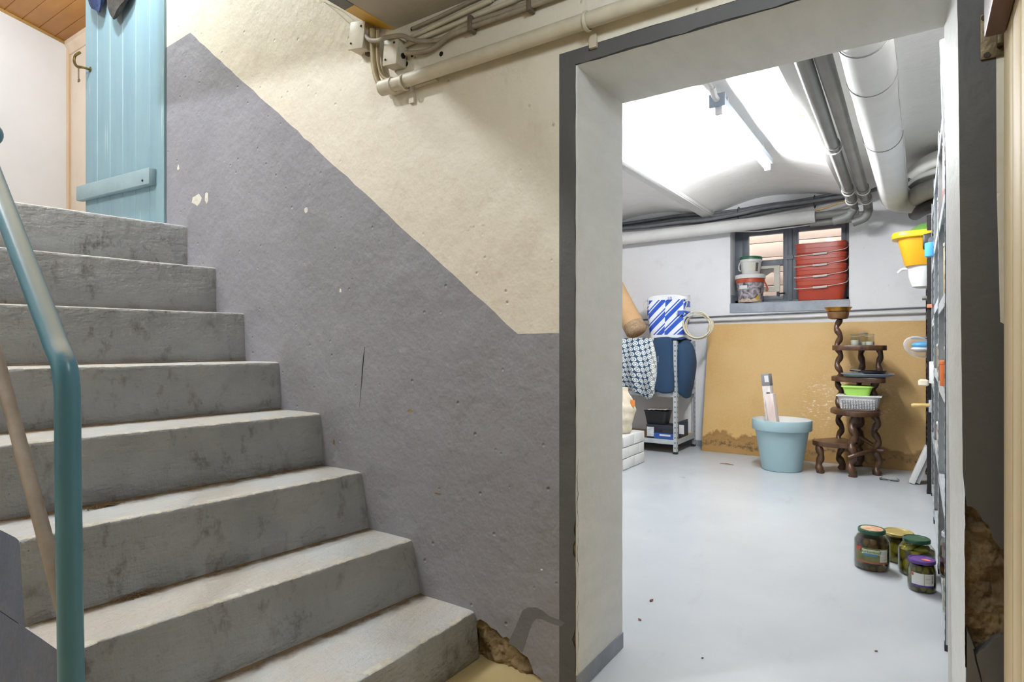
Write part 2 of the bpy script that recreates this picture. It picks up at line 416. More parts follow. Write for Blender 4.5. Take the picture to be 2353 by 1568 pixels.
b = MB(); b.box((-3.4, YI, 0), (XD0 - 0.002, YI + 0.004, 2.7)); b.box((0.066, YI, 0), (1.3, YI + 0.004, 2.7)); b.box((XD0 - .002, YI, ZD + .001), (0.066, YI + 0.004, 2.7))
b.build('cellar_face', M_WHITEWALL, wall)
MB().box((XL - 0.0, YW, 1.5), (XL + 0.01, 2.3, 4.2)).build('wall_end', M_CREAM, wall)
# white wire stapled in the top corner of the doorway
MB().tube([at_y(2163, 44, YI - 0.01), at_y(2163, 20, YI - 0.03), at_y(2170, -20, YI - 0.1), at_y(2176, -60, YI - 0.15)], 0.006, 8).build('corner_cable', M_WHITE, wall)

# ---- floors
struct(MB().box((-7.5, -2.3, -0.08), (1.4, YW + 0.035, 0)).build('floor', M_FLOOR2), 'worn sandy floor of the cellar hall at the stair foot', 'floor')
struct(MB().box((-3.4, YW + 0.035, -0.08), (1.3, 7.0, 0)).build('floor', M_FLOOR), 'pale grey painted floor of the storage cellar', 'floor')

# ---- stairs
NOSE = [at_y(px, py, YW) for px, py in [(430, 520), (495, 615), (560, 720), (640, 832), (735, 950), (830, 1085), (945, 1240), (1090, 1405)]]
YS = 0.587
stairs = struct_empty('stairs', 'steep concrete stairs with grey paint and chipped edges', 'stairs', (-2.2, 1.1, 0))
for i, p in enumerate(NOSE):
    zt = p.z; zl = NOSE[i + 1].z if i < 7 else 0.0
    skew = 0.0 if i == 7 else -0.105
    back0 = (p.x - NOSE[i - 1].x) if i else 4.0
    bat = [0.0, 0.006, 0.012, 0.014, 0.016, 0.040, 0.042, 0.016][i]
    N = 120; vs = []; fs = []; mi = []
    for j in range(N + 1):
        f = j / N; y = YW + 0.003 - (YW + 0.003 - YS) * f
        x0 = p.x + skew * f; back = back0 + (.105 * f if i == 7 else 0)
        e = noise.noise(Vector((y * 9, i * 7.3, 0))) * 0.004 + noise.noise(Vector((y * 45, i * 3.1, 5))) * 0.0025
        ez = noise.noise(Vector((y * 12, i * 5.3, 9))) * 0.003
        sag = 0.008 * math.exp(-((f - 1) / 0.012) ** 2) + 0.004 * math.exp(-(f / 0.012) ** 2)
        prof = [(x0 + bat, zl + 0.0003), (x0 + bat + 0.003, zl + 0.004), (x0 + bat * 0.45 + 0.004 + e * .3, zl + (zt - zl) * 0.5), (x0 + 0.004 + e, zt - 0.014 + ez),
                (x0 + 0.002 + e - sag * .5, zt - 0.0045 + ez * .7), (x0 - 0.004 + e - sag, zt - 0.0008 + ez * .4 - sag * .2), (x0 - 0.022, zt), (x0 - 0.12, zt + 0.001), (x0 - back - 0.0, zt), (x0 - back - 0.0, zl + 0.0003)]
        vs += [(x, y, zz) for x, zz in prof]
    K = 10
    b = MB()
    for j in range(N):
        for q in range(K):
            q2 = (q + 1) % K; fs.append((j * K + q, (j + 1) * K + q, (j + 1) * K + q2, j * K + q2)); mi.append(1 if q in (4, 5) and noise.noise(Vector((j * .31, i * 4.4, 1))) > (-0.12 if q == 5 else 0.0) else 0)
    b.add(vs, fs); b.mi = mi
    b.add([], []); b.f.append(tuple(range(K))); b.mi.append(0)
    b.f.append(tuple(N * K + q for q in range(K))); b.mi.append(2)
    st = b.build('step' if i else 'landing', [M_STEP, M_WORN, M_STEPSIDE], stairs, ang=50)
# dust and riser shadow painted as brown strips at each riser foot
k = NT('brown_dust_and_shade'); uvs = k.sep(k.uv())
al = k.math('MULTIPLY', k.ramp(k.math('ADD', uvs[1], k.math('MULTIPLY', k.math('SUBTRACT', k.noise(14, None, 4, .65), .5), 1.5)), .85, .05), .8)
M_DUST_SHADE = k.fin(k.mix(k.noise(40, None, 2), '6e573d', '8a704f'), .9, Alpha=al)
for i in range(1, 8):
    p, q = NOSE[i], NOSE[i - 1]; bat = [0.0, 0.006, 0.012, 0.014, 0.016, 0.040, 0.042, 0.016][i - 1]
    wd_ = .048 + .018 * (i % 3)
    MB().grid(60, 4, lambda a, b: (q.x - .105 * a + bat + .004 + wd_ * b * (.7 + .6 * abs(noise.noise(Vector((a * 9, i * 3.3, 0))))), YW - .001 - (YW - YS - .004) * a, p.z + .0016 + .004 * (1 - b) ** 3), uv=True).build('dust_shade_line', M_DUST_SHADE, stairs, ang=80)
# solid side under the flight
side = [(NOSE[7].x - 0.02, 0), (NOSE[7].x - 0.02, 0.05)]
b = MB()
for i in range(8):
    p = NOSE[i]; zl = NOSE[i + 1].z if i < 7 else 0.0
    b.box((p.x - 0.105 - (p.x - (NOSE[i - 1].x if i else p.x - 4)) - 0.02, YS + 0.0008, 0), (p.x - 0.108 + (0.1 if i == 7 else 0), YW, zl - 0.005))
b.build('stair_core', M_STEPSIDE, stairs)
b = MB().box((-7.5, -2.3, 1.45), (NOSE[0].x - 0.3, YS - 0.001, NOSE[0].z)).box((-7.5, YW, 1.45), (XL, 2.4, NOSE[0].z))
b.build('landing_slab', M_STEP, stairs)

# ---- hall shell (behind and above the camera)
struct(MB().box((-7.6, -2.4, 0), (1.4, -2.3, 4.3)).build('wall_rear', M_CREAM), 'cream plaster wall at the rear of the hall', 'wall')
struct(MB().box((1.3, -2.4, 0), (1.4, YW, 4.3)).build('wall_right', M_CREAM), 'cream plaster wall at the right end of the hall', 'wall')
struct(MB().box((-7.6, -2.4, 0), (-7.5, 2.5, 4.3)).build('wall_left', M_CREAM), 'cream wall beyond the landing', 'wall')
struct(MB().box((-3.6, -2.3, 4.2), (1.4, YW, 4.3)).build('ceiling', M_CREAM), 'high cream ceiling above the stairwell', 'ceiling')
shade_beam = [(-3.25, 1.081), (-1.70, 0.843), (-1.70, 0.80), (-3.25, 1.04)]  # unseen beam added to cast the soft shadow edge on the treads
struct(MB().prism(shade_beam, lambda u, v, w: (u, v, w), 2.65, 4.2).build('trim_shade_beam', M_CREAM), 'added unseen beam over the stairwell shading the treads', 'trim')
ZC = 2.262
chA, chB = at_y(863, 63, YW), at_y(907, 71, YW)
slab = struct_empty('ceiling', 'low plastered slab over the cellar hall with a taped edge', 'ceiling', (0, 0, ZC))
prof = [(chA.x, chA.z), (chB.x, ZC), (1.3, ZC), (1.3, ZC + 0.22), (chA.x, ZC + 0.22)]
MB().prism(prof, lambda u, v, w: (u + 0.06 * (YW - w) * 0.0, w, v), -2.3, YW).build('slab', plaster('grey_ceiling_plaster', 'b9b1a3', 'aaa294', '8d8270', 0.5), slab)
# hazard tape wound along the chamfered edge, one piece per colour
tp = thing('hazard_tape', 'black and yellow hazard tape along the low ceiling edge', 'tape', (chA.x, YW, ZC))
M_TY = pm('yellow_tape', 'd9a830', 'c69627', 10, 0.45, 0.1, 40); M_TB = pm('black_tape', '2a2521', '1e1a17', 10, 0.45, 0.1, 40)
dx, dz = chB.x - chA.x, (ZC - chA.z)
nrm = Vector((dz, 0, -dx)).normalized() * 0.0015
cuts = [1.648, 1.50, 1.335, 1.10, 0.86, 0.62, 0.38, 0.14, -0.1, -0.34, -0.58]
for k in range(len(cuts) - 1):
    y0, y1 = cuts[k], cuts[k + 1]; sh = 0.05
    vs = []
    for off in (0, 1):
        q = nrm * off
        vs += [Vector((chA.x - .002, y0, chA.z)) + q, Vector((chB.x + .003, y0 - (sh if k else 0), ZC)) + q, Vector((chB.x + .003, y1 - sh, ZC)) + q, Vector((chA.x - .002, y1, chA.z)) + q]
    MB().add(vs, [(0, 1, 2, 3), (4, 5, 6, 7), (0, 1, 5, 4), (1, 2, 6, 5), (2, 3, 7, 6), (3, 0, 4, 7)]).build('tape_stripe', M_TY if k % 2 == 0 else M_TB, tp)

# ---- upper landing: back wall, cornice, white side wall, board ceiling
YU, ZU = 2.26, 3.727
M_BEIGE = plaster('warm_beige_plaster', 'e2d3c2', 'dbcab7', 'c2a98e', 0.2)
M_WHITEP = pm('white_emulsion', 'e9e9ea', 'e2e2e4', 2, 0.6, 0.05, 30)
struct(MB().box((-7.5, YU, 1.45), (XL + 0.01, YU + 0.1, 4.2)).build('wall_back', M_BEIGE), 'beige wall strip behind the blue plank door', 'wall')
wd = Vector((0.37, -0.93, 0)).normalized(); c0 = at_z(152, 100, ZU); c0 = Vector((c0.x, YU, 0)); wn = Vector((wd.y, -wd.x, 0))
def wside(u, v, w): q = c0 + wd * u + wn * w; return (q.x, q.y, v)
struct(MB().prism([(-0.02, 1.5), (1.3, 1.5), (1.3, 4.2), (-0.02, 4.2)], wside, 0, 0.08).build('wall_side', M_WHITEP), 'plain white wall at the top of the stairs', 'wall')
tr = struct(MB().prism([(0.0, NOSE[0].z), (0.03, NOSE[0].z), (0.03, ZU), (0.0, ZU)], wside, -0.025, 0).build('trim_1', pm('tan_trim_paint', 'cfb08c', 'd9c0a2', 9, 0.5, stretch=(1, 1, .2))), 'tan corner strip between the white and the beige wall', 'trim')
struct(MB().prism([(0.0, ZU), (1.3, ZU), (1.3, ZU - 0.02), (0.0, ZU - 0.02)], wside, -0.012, 0).build('trim_2', pm('sand_trim_paint', 'b8955e', 'a9854f', 9)), 'narrow tan strip where the white wall meets the board ceiling', 'trim')
struct(MB().prism([(YU, ZU), (YU - 0.05, ZU), (YU - 0.045, ZU - 0.03), (YU - 0.02, ZU - 0.055), (YU - 0.012, ZU - 0.10), (YU, ZU - 0.10)], lambda u, v, w: (w, u, v), -7.4, XL).build('trim_3', pm('cornice_paint', 'e2cfb9', 'd9c2a6', 7)), 'pale cornice moulding above the beige wall', 'trim')
ceil2 = struct_empty('ceiling', 'varnished orange brown board ceiling over the landing', 'ceiling', (-5, 1, ZU))
M_BOARD = pm('orange_varnished_boards', 'a9742f', '94601f', 7, 0.4, 0.1, 40, stretch=(.3, 1, 1))
yb = YU
for k in range(36):
    w = 0.131; x1 = XL if yb > YW else -3.55
    MB().prism([(yb, ZU + .02), (yb, ZU + .004), (yb - .004, ZU), (yb - w + .006, ZU), (yb - w + .002, ZU + .004), (yb - w + .002, ZU + .02)], lambda u, v, q: (q, u, v), -7.5, x1).build('board', M_BOARD, ceil2)
    yb -= w
MB().box((-7.5, -2.4, ZU + .02), (-3.55, YU, ZU + .06)).box((-3.55, YW, ZU + .02), (XL, YU, ZU + .06)).build('deck', M_HOLE, ceil2)
MB().box((-3.62, -2.4, ZU), (-3.54, YW, 4.3)).build('bulkhead', M_CREAM, ceil2)

# ---- cellar shell
XR = 0.52
bw = struct_empty('wall_back', 'white painted cellar back wall with a window', 'wall', (0, YB, 0))
wx0, wx1 = at_y(1678, 650, YB).x, at_y(1951, 650, YB).x
wz0, wz1 = at_y(1690, 697, YB).z, 2.30
b = MB(); b.box((-3.4, YB, 0), (wx0, YB + .3, 2.75)); b.box((wx1, YB, 0), (1.3, YB + .3, 2.75)); b.box((wx0, YB, wz1), (wx1, YB + .3, 2.75)); b.box((wx0, YB, 0), (wx1, YB + .3, wz0 - .02))
b.build('masonry', M_WHITEWALL, bw)
struct(MB().box((-3.5, YI, 0), (-3.4, 7.0, 2.75)).build('wall_left', M_WHITEWALL), 'white cellar wall on the left, out of sight', 'wall')
struct(MB().box((XR, YI, 0), (XR + .1, 7.0, 2.75)).build('wall_right', M_WHITEWALL), 'white cellar wall behind the metal shelving', 'wall')
struct(MB().box((-3.4, YB - .012, 0), (-1.0, YB, 0.062)).build('baseboard_back', pm('grey_skirting_paint', '8f959d', '80868e', 8)), 'grey painted skirting along the cellar back wall', 'baseboard')
ZV = 2.415
bx = [-3.02, -1.80, -0.50, XR + .04]
vault = struct_empty('ceiling', 'shallow white vaults between steel beams in the cellar', 'ceiling', (-1, 4, ZV))
for k in range(3):
    xa, xb_ = bx[k], bx[k + 1]
    rise = 0.13 if k == 1 else 0.10
    MB().grid(20, 30, lambda a, b: (xa + (xb_ - xa) * a, YI + (YB - YI) * b, ZV + rise * (1 - (2 * a - 1) ** 2) + noise.noise(Vector((a * 4 + k * 9, b * 9, 0))) * 0.008)).build('vault', M_VAULT, vault)
MB().box((-3.4, YI, ZV + .2), (XR + .1, YB + .3, ZV + .26)).build('cover', M_VAULT, vault)
MB().box((-3.4, YI, ZV - 0.01), (bx[0], YB, ZV + .2)).build('cover', M_VAULT, vault)
for k in (0, 1, 2):
    x = bx[k]
    b = MB().box((x - .05, YI, ZV - .03), (x + .05, YB, ZV - .018)).box((x - .012, YI, ZV - .018), (x + .012, YB, ZV + .12))
    b.box((x - .055, YI, ZV - .018), (x + .055, YB, ZV + .012))
    b.build('beam', M_WHITE, vault, bevel=0.003)
# spalled patch beside the right beam
sp = [(1826, 255), (1834, 253), (1846, 254), (1858, 257), (1856, 263), (1842, 261), (1832, 262)]
def onv(px, py): q = at_z(px, py, 2.47); return (q.x, q.y)
pv = [onv(*p) for p in sp]
MB().prism(pv, lambda u, v, w: (u, v, ZV + 0.13 * (1 - (2 * (u - bx[1]) / (bx[2] - bx[1]) - 1) ** 2) + w), -0.012, 0.004).build('spalled_patch', pm('spalled_tan_render', 'cdbb98', 'b09a74', 20, .9, .5, 60), vault)

# ---- window
win = struct_empty('window_1', 'slate grey cellar window with small panes above a deep sill', 'window', ((wx0 + wx1) / 2, YB + .2, wz0))
YF = YB + 0.22
fx = lambda px: at_y(px, 600, YF).x
fz = lambda px, py: at_y(px, py, YF).z
def fbar(name, x0, x1, z0, z1, d=0.0): MB().box((x0, YF - .03 + d, z0), (x1, YF + .03, z1)).build(name, M_GREYWIN, win, bevel=.004)
zb, ztp = wz0 - .01, 2.30
fbar('frame', wx0, fx(1709), zb, ztp); fbar('frame', fx(1944), wx1 + .004, zb, ztp); fbar('frame', fx(1812), fx(1822), zb, ztp, -.012)
fbar('frame', wx0, wx1, zb, zb + .05); fbar('frame', wx0, wx1, ztp - .05, ztp)
zr1, zr0 = fz(1760, 599), fz(1760, 613)
for (a, c) in ((1708, 1812), (1822, 1945)):
    fbar('stile', fx(a), fx(a + 13), zb + .04, ztp - .04, -.008); fbar('stile', fx(c - 11), fx(c), zb + .04, ztp - .04, -.008)
    fbar('rail', fx(a + 13), fx(c - 11), zr0, zr1, -.006); fbar('rail', fx(a + 13), fx(c - 11), zb + .04, zb + .085, -.006); fbar('rail', fx(a + 13), fx(c - 11), ztp - .1, ztp - .04, -.006)
    MB().box((fx(a + 12), YF + .002, zb + .08), (fx(c - 10), YF + .006, zr0 + .005)).build('pane', M_GLASS, win)
    MB().box((fx(a + 12), YF + .002, zr1 - .005), (fx(c - 10), YF + .006, ztp - .09)).build('pane', M_GLASS, win)
# white vent board in the lower left pane
vx0, vx1, vz0, vz1 = fx(1738), fx(1793), fz(1770, 671), fz(1770, 606)
ox0, ox1, oz0, oz1 = fx(1748), fx(1780), fz(1770, 660), fz(1770, 618)
b = MB()
for lo, hi in (((vx0, vz0), (ox0, vz1)), ((ox1, vz0), (vx1, vz1)), ((ox0, vz0), (ox1, oz0)), ((ox0, oz1), (ox1, vz1))):
    b.box((lo[0], YF - .035, lo[1]), (hi[0], YF - .008, hi[1]))
b.build('vent_board', pm('vent_white', 'd9d4ca', 'cfc9bd', 6), win)
MB().prism([(ox0, oz1), (ox1, oz1), (ox1, oz1 - .02), (ox0, oz0 + .08)], lambda u, v, w: (u, YF + w, v), -.02, -.015).build('vent_flap', pm('vent_grey', '77736f', '8b8783', 12), win)
b = MB().tube([(fx(1790), YF - .05, zb + .10), (fx(1806), YF - .06, zb + .105)], .008, 8).box((fx(1787), YF - .06, zb + .08), (fx(1793), YF - .03, zb + .12)); b.build('latch', M_DARK, win)
b = MB().box((fx(1809), YF - .06, zr1 - .01), (fx(1825), YF - .04, zr1 + .03)); b.build('catch', M_GREYWIN, win)
zs0 = at_y(1690, 719, YB).z
MB().prism([(YB - .012, zs0), (YB - .012, wz0 - .012), (YB - .002, wz0), (YF, wz0 + .004), (YF, zs0), ], lambda u, v, w: (w, u, v), wx0 - .002, wx1 + .004).build('sill', M_SILL, win)
MB().box((wx0 - .001, YB + .012, wz0), (wx0 + .004, YF, wz0 + .09)).build('painted_skirting', M_SILL, win)
# boarded yard wall outside the window
fence = thing('timber_cladding', 'sunlit pale pink boards seen outside the cellar window', 'cladding', (-1, 7.25, 0))
M_CLAD = pm('pale_pink_boards', 'dcbfae', 'd2b3a0', 5, .7, .2, 30, stretch=(.3, 1, 1))
zz = 0.9; k = 0
for h in (.16, .17, .165, .175, .16, .15, .17, .165, .17, .16):
    MB().box((-2.6, 7.25, zz + .006), (0.6, 7.28, zz + h)).build('board', M_CLAD, fence, bevel=.003); zz += h
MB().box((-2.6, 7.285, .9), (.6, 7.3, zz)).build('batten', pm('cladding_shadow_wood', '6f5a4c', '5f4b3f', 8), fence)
struct(MB().box((-3.4, YB + .3, -.1), (1.3, 7.4, 0.85)).build('floor', pm('yard_paving', 'a8a39b', '98938b', 8)), 'yard paving outside the cellar window', 'floor')

# ================================================================== THINGS: stair hall
# ---- blue plank door on the landing
hx, hy = at_y(376, 300, 1.634).x, 1.634
dd = Vector((-0.9987, -0.0506, 0)); dn = Vector((-0.0506, 0.9987, 0)) * -1     # along the leaf, and out of its face
def dpt(s, z, w=0.0): q = Vector((hx, hy, 0)) + dd * s + dn * w; return Vector((q.x, q.y, z))
def on_door(px, py):
    d = Vector(ray(px, py)); o = Vector((0, 0, EYE)); t = (Vector((hx, hy, 0)) - o).dot(dn) / d.dot(dn); q = o + d * t
    return ((q - Vector((hx, hy, 0))).dot(dd), q.z)
def bluemat():
    k = NT('weathered_blue_door_paint')
    n = k.noise(9, k.mp(k.P(), (1, 1, 0.12)), 5, 0.6)
    col = k.mix(k.ramp(n, 0.3, 0.7), '829da6', '76929f')
    col = k.mix(k.math('MULTIPLY', k.ramp(k.noise(40, k.mp(k.P(), (1, 1, 0.05)), 3), 0.66, 0.75), 0.5), col, 'c6d4d6')
    return k.fin(col, 0.5, k.bump(n, 0.2, 0.01))
M_BLUE = bluemat(); M_BLUE2 = pm('grey_blue_batten_paint', '8fa4aa', '83989f', 10, .5, .15, 30)
door = thing('plank_door', 'pale blue plank door at the top of the stairs', 'door', dpt(0.35, NOSE[0].z))
zd0, zd1 = NOSE[0].z + 0.012, 3.62
ss = [0.0] + sorted(on_door(px, 300)[0] for px in (344, 312, 282, 253, 224, 196))
for k in range(6):
    a, c = ss[k] + .0015, ss[k + 1] - .0015
    pr = [(a, .016), (a, .025), (a + .003, .028), (c - .003, .028), (c, .025), (c, .016)]
    MB().prism(pr, lambda u, v, w: dpt(u, w, v - .028), zd0, zd1).build('plank', M_BLUE, door)
MB().prism([(.002, -.0155), (ss[-1] - .004, -.0155), (ss[-1] - .004, -.0122), (.002, -.0122)], lambda u, v, w: dpt(u, w, v), zd0 + .004, zd1 - .004).build('backing_board', M_BLUE2, door)
sB0, zB0 = on_door(362, 425); sB1 = ss[-1] + .022; zB1 = on_door(350, 391)[1]
b = MB().prism([(sB0 + .01, zB0), (sB0 + .01, zB1), (sB1, zB1 + .005), (sB1, zB0 + .005)], lambda u, v, w: dpt(u, v, w), 0.0, 0.04)
bt = b.build('batten', M_BLUE2, door, bevel=.004)
MB().lathe([(.006, 0), (.006, .003), (.002, .005)], n=10, M=Matrix.Rotation(math.radians(90), 4, 'X')).build('nail_head', M_DARK, bt).location = dpt(sB0 + .07, (zB0 + zB1) / 2 - .02, .041)
s0, z0 = on_door(208, 160)
M_BRASS = pm('aged_brass', '8c7a4d', '6b5b38', 16, .35, .1, 50, .8)
hp = smooth_path([dpt(s0, z0, 0), dpt(s0 + .005, z0, .035), dpt(s0 + .05, z0 + .012, .05), dpt(s0 + .085, z0 + .05, .05), dpt(s0 + .085, z0 + .085, .045), dpt(s0 + .055, z0 + .105, .03)], 6)
MB().tube(hp, 0.008, 8).build('pull_handle', M_BRASS, door)
MB().lathe([(.016, 0), (.016, .004), (.008, .006)], n=14, M=Matrix.Rotation(math.radians(90), 4, 'X')).build('handle_rose', M_BRASS, door).location = dpt(s0, z0, .002)
# key hanging from the handle
kp = dpt(s0 + .035, z0 + .0, .048)
key = thing('key', 'small rusty key hanging from the blue door handle', 'key', kp)
MB().tube([kp + Vector((math.cos(a) * .008, 0, math.sin(a) * .012)) for a in [k * math.pi / 6 for k in range(12)]], .002, 6, closed=True).build('key_ring', M_BRASS, key)
MB().tube([kp + Vector((0, 0, -.012)), kp + Vector((0, 0, -.075))], .004, 8).build('key_shaft', pm('rusty_iron', '6d5a48', '4d3d30', 20, .7), key)
MB().box(kp + Vector((-.006, -.003, -.085)), kp + Vector((.014, .003, -.068))).build('key_bit', pm('rusty_iron', '6d5a48', '4d3d30'), key)
# two pouches hanging against the top of the door
def pouch(name, label, px0, px1, pybot, mat, tip):
    (sa, zb_), (sc, _) = on_door(px0, pybot), on_door(px1, pybot)
    mid = (sa + sc) / 2; hw = abs(sa - sc) / 2
    e = thing(name, label, 'pouch', dpt(mid, zb_, .04))
    def fn(a, b):
        ang = 2 * math.pi * a; f = b
        w = hw * (0.55 + 0.45 * min(1, f * 5) ** .6) * (1 - .45 * max(0, f - .7) / .3); d = .035 * (0.35 + .65 * min(1, f * 5)) * (1 - .6 * max(0, f - .7) / .3)
        fold = 1 + .07 * math.sin(ang * 5 + f * 3)
        z = zb_ + f * .42 + (tip * hw * math.cos(ang) * (1 - f) * .6)
        return dpt(mid + w * math.cos(ang) * fold, z, .042 + d * math.sin(ang) * fold)
    b = MB().grid(28, 14, fn)
    b.f.append(tuple(range(29))); b.mi.append(0)
    b.build('fabric', mat, e)
    MB().tube([dpt(mid, zb_ + .41, .04), dpt(mid, zb_ + .5, .03), dpt(mid, zb_ + .54, .01), dpt(mid, zb_ + .54, -.005)], .005, 6).build('hanging_cord', M_DARK, e)
pouch('cloth_pouch', 'navy blue pouch hanging on the blue plank door', 254, 223, 23, pm('navy_cloth', '2c3a63', '222d4e', 14, .8, .4, 60), .5)
pouch('cloth_pouch', 'dark grey pouch hanging beside the navy one on the door', 319, 269, 18, pm('charcoal_cloth', '4a4642', '3a3633', 14, .8, .4, 60), -.5)

# ---- handrail
YH = 0.53
def hp_(px, py): return at_y(px, py, YH)
def railmat():
    k = NT('chipped_teal_rail_paint')
    n = k.noise(6, None, 3)
    col = k.mix(n, '5c90a6', '4f8298')
    chip = k.math('MULTIPLY', k.ramp(k.voro(30), .16, .08), k.ramp(k.noise(8), .6, .64))
    col = k.mix(chip, col, '2a2622')
    worn = k.ramp(k.sep(k.n('ShaderNodeNewGeometry').outputs['Normal'])[2], .45, .72)  # whitish highlight and wear both painted on the upward-facing side
    wear_hilite = k.math('MULTIPLY', worn, k.ramp(k.noise(12, None, 4), .25, .4))
    col = k.mix(wear_hilite, col, 'c3c4bb')
    return k.fin(col, .32, k.bump(k.noise(25, None, 3), .06, .01))
M_RAIL = railmat()
pb = hp_(165, 1500); pbend = hp_(156, 880)
rail = thing('handrail', 'teal painted tubular handrail in front of the stairs', 'handrail', (pb.x, YH, 0))
pts = [Vector((pb.x, YH, 0)), Vector((pb.x, YH, .3)), Vector(pbend) + Vector((0, 0, -.16))] + smooth_path([Vector(pbend) + Vector((0, 0, -.08)), Vector(pbend) + Vector((-.004, 0, -.01)), hp_(147, 838), hp_(128, 790)], 6)
end = hp_(6, 468); more = (end - hp_(120, 768)).normalized()
pts += [hp_(120, 768), end, end + more * 1.1]
MB().tube(pts, 0.0232, 20).build('rail_tube', M_RAIL, rail, ang=60)
lo = hp_(150, 1402); hi = hp_(12, 893); lo = Vector((pb.x - .012, YH, lo.z - .035)); dirn = (hi - hp_(133, 1345)).normalized()
MB().tube([lo, hi, hi + dirn * 1.0], 0.0145, 16).build('lower_rail', pm('grubby_grey_rail_paint', 'a3968a', '86786b', 12, .5, .15, 40), rail, ang=60)
fin = hp_(-30, 306)
MB().ell(fin, (.033, .033, .033), 20).build('finial', M_RAIL, rail, ang=70)
MB().tube([fin, fin + Vector((0, 0, -.075))], .012, 12).build('finial_stem', M_RAIL, rail, ang=60)
MB().lathe([(.045, 0), (.045, .006), (.026, .010)], (pb.x, YH, 0), 24).build('floor_flange', M_RAIL, rail)

# ---- lint caught on the treads
for i, (px, py, st, lab) in enumerate([(240, 1166, 5, 'fluffy brown dust clump on the third step up from the floor'), (312, 1372, 6, 'brown dust clump on the second step up, right of the handrail')]):
    c = at_z(px, py, NOSE[st].z); e = thing('dust_clump', lab, 'dust', c, 'dust clumps on the treads'); b = MB()
    for k in range(90):
        a = rnd.uniform(0, 6.28); r1 = rnd.uniform(.0, .022); q = Vector((c.x + math.cos(a) * r1 * .6, c.y + math.sin(a) * r1 * 1.9, c.z + .001)); a2 = rnd.uniform(0, 6.28)
        l = rnd.uniform(.01, .03)
        b.tube([q, q + Vector((math.cos(a2) * l * .4, math.sin(a2) * l, rnd.uniform(.003, .012))), q + Vector((math.cos(a2 + .6) * l * .7, math.sin(a2 + .6) * l * 1.6, rnd.uniform(0, .008)))], .0008, 3)
    b.build('fibres', pm('brown_lint', '8b6f50', '6a5238', 30, .95), e)

# ---- wiring on the wall under the slab
YC = YW - 0.045
con = thing('conduit', 'long cream painted conduit running along the wall above the doorway', 'pipe', at_y(880, 200, YC))
a0, a1 = at_y(882, 202, YC), at_y(1492, 0, YC); ad = (a1 - a0).normalized()
MB().tube([a0, a0 + ad * (1.3 - .02 - a0.x) / ad.x], .0235, 18).build('tube', M_PVC, con, ang=60)
MB().tube([a0 - ad * .012, a0 + ad * .05], .0275, 18).build('end_socket', M_PVC, con, ang=60)
for px, py in ((1350, 50), (930, 190)):
    q = at_y(px, py, YC)
    b = MB().tube([q + Vector((0, -.002 + .027 * math.cos(t), .027 * math.sin(t))) for t in [k * math.pi / 8 + .4 for k in range(15)]], .006, 6, flat=.5)
    b.box((q.x - .012, YW - .012, q.z - .062), (q.x + .012, YW - .001, q.z - .02)); b.build('clip', M_PVC, con)
b = MB().box((at_y(905, 210, YW).x, YW - .03, at_y(905, 222, YW).z), (at_y(935, 210, YW).x, YW, at_y(935, 200, YW).z)).build('base_plate', M_PVC, con, bevel=.003)
b = MB().box((at_y(958, 196, YW).x, YW - .02, at_y(958, 204, YW).z), (at_y(1008, 190, YW).x, YW, at_y(1000, 186, YW).z)).build('base_plate', M_PVC, con, bevel=.003)
def cable(label, pts, r, y=None, mat=None, k=6, name='cable', group='cables under the slab'):
    P3 = [at_y(p[0], p[1], (p[2] if len(p) > 2 else (y or YW - .015))) for p in pts]
    if pts[-1][0] > 1200: P3.append(Vector((1.28, P3[-1].y, P3[-1].z)))
    return tag(MB().tube(smooth_path(P3, k), r, 8).build(name, mat or M_CABLE, ang=60), label, 'cable', group)
M_CAB2 = pm('yellowed_cable', 'b3a37d', '96855f', 16, .5, .1, 60)
cable('yellowed thick cable dropping from the hazard tape to the conduit end', [(856, 68), (857, 110), (860, 150), (866, 180), (878, 203)], .012, mat=M_CAB2, y=YW - .035)
cable('thin yellowed cable curling into the conduit beside the thick one', [(868, 70), (868, 130), (874, 165), (884, 180), (898, 186)], .007, mat=M_CAB2, y=YW - .03)
cable('topmost thin cable on the wall under the slab', [(948, 66), (1010, 38), (1074, 7), (1150, -26), (1260, -70)], .0065, y=YW - .012)
cable('pale cable second from the slab', [(935, 92), (958, 80), (1040, 41), (1128, 1), (1260, -58)], .0085, y=YW - .014, mat=M_PVC)
cable('pale cable third from the slab ending at the lower junction box', [(930, 105), (965, 89), (1060, 50), (1183, 0), (1320, -55)], .0085, y=YW - .014, mat=M_PVC)
cable('dusty cable looping from the upper junction box along the wall', [(841, 82, YW - .05), (850, 92, YW - .06), (868, 93, YW - .07), (890, 86, YW - .07), (922, 82, YW - .055), (950, 92, YW - .03), (980, 95), (1015, 90), (1050, 68), (1085, 52), (1150, 30), (1230, 2), (1330, -34)], .0085, y=YW - .022)
cable('grey cable looping from the lower junction box up to the clamp', [(931, 122, YW - .03), (955, 121), (985, 116), (1010, 101), (1035, 82), (1085, 62), (1160, 36), (1245, 5), (1340, -30)], .0085, y=YW - .022)
for i, (px, py) in enumerate(((1084, 56), (1219, 8))):
    q = at_y(px, py, YW - .02)
    tag(MB().box(q + Vector((-.008, -.016, -.028)), q + Vector((.008, .018, .026))).build('cable_clamp', pm('brown_clamp', '6e6252', '574c3e', 12), bevel=.003), ['brown cable clamp near the hazard tape', 'brown cable clamp at the top of the wall, right of the other'][i], 'clamp', 'cable clamps')
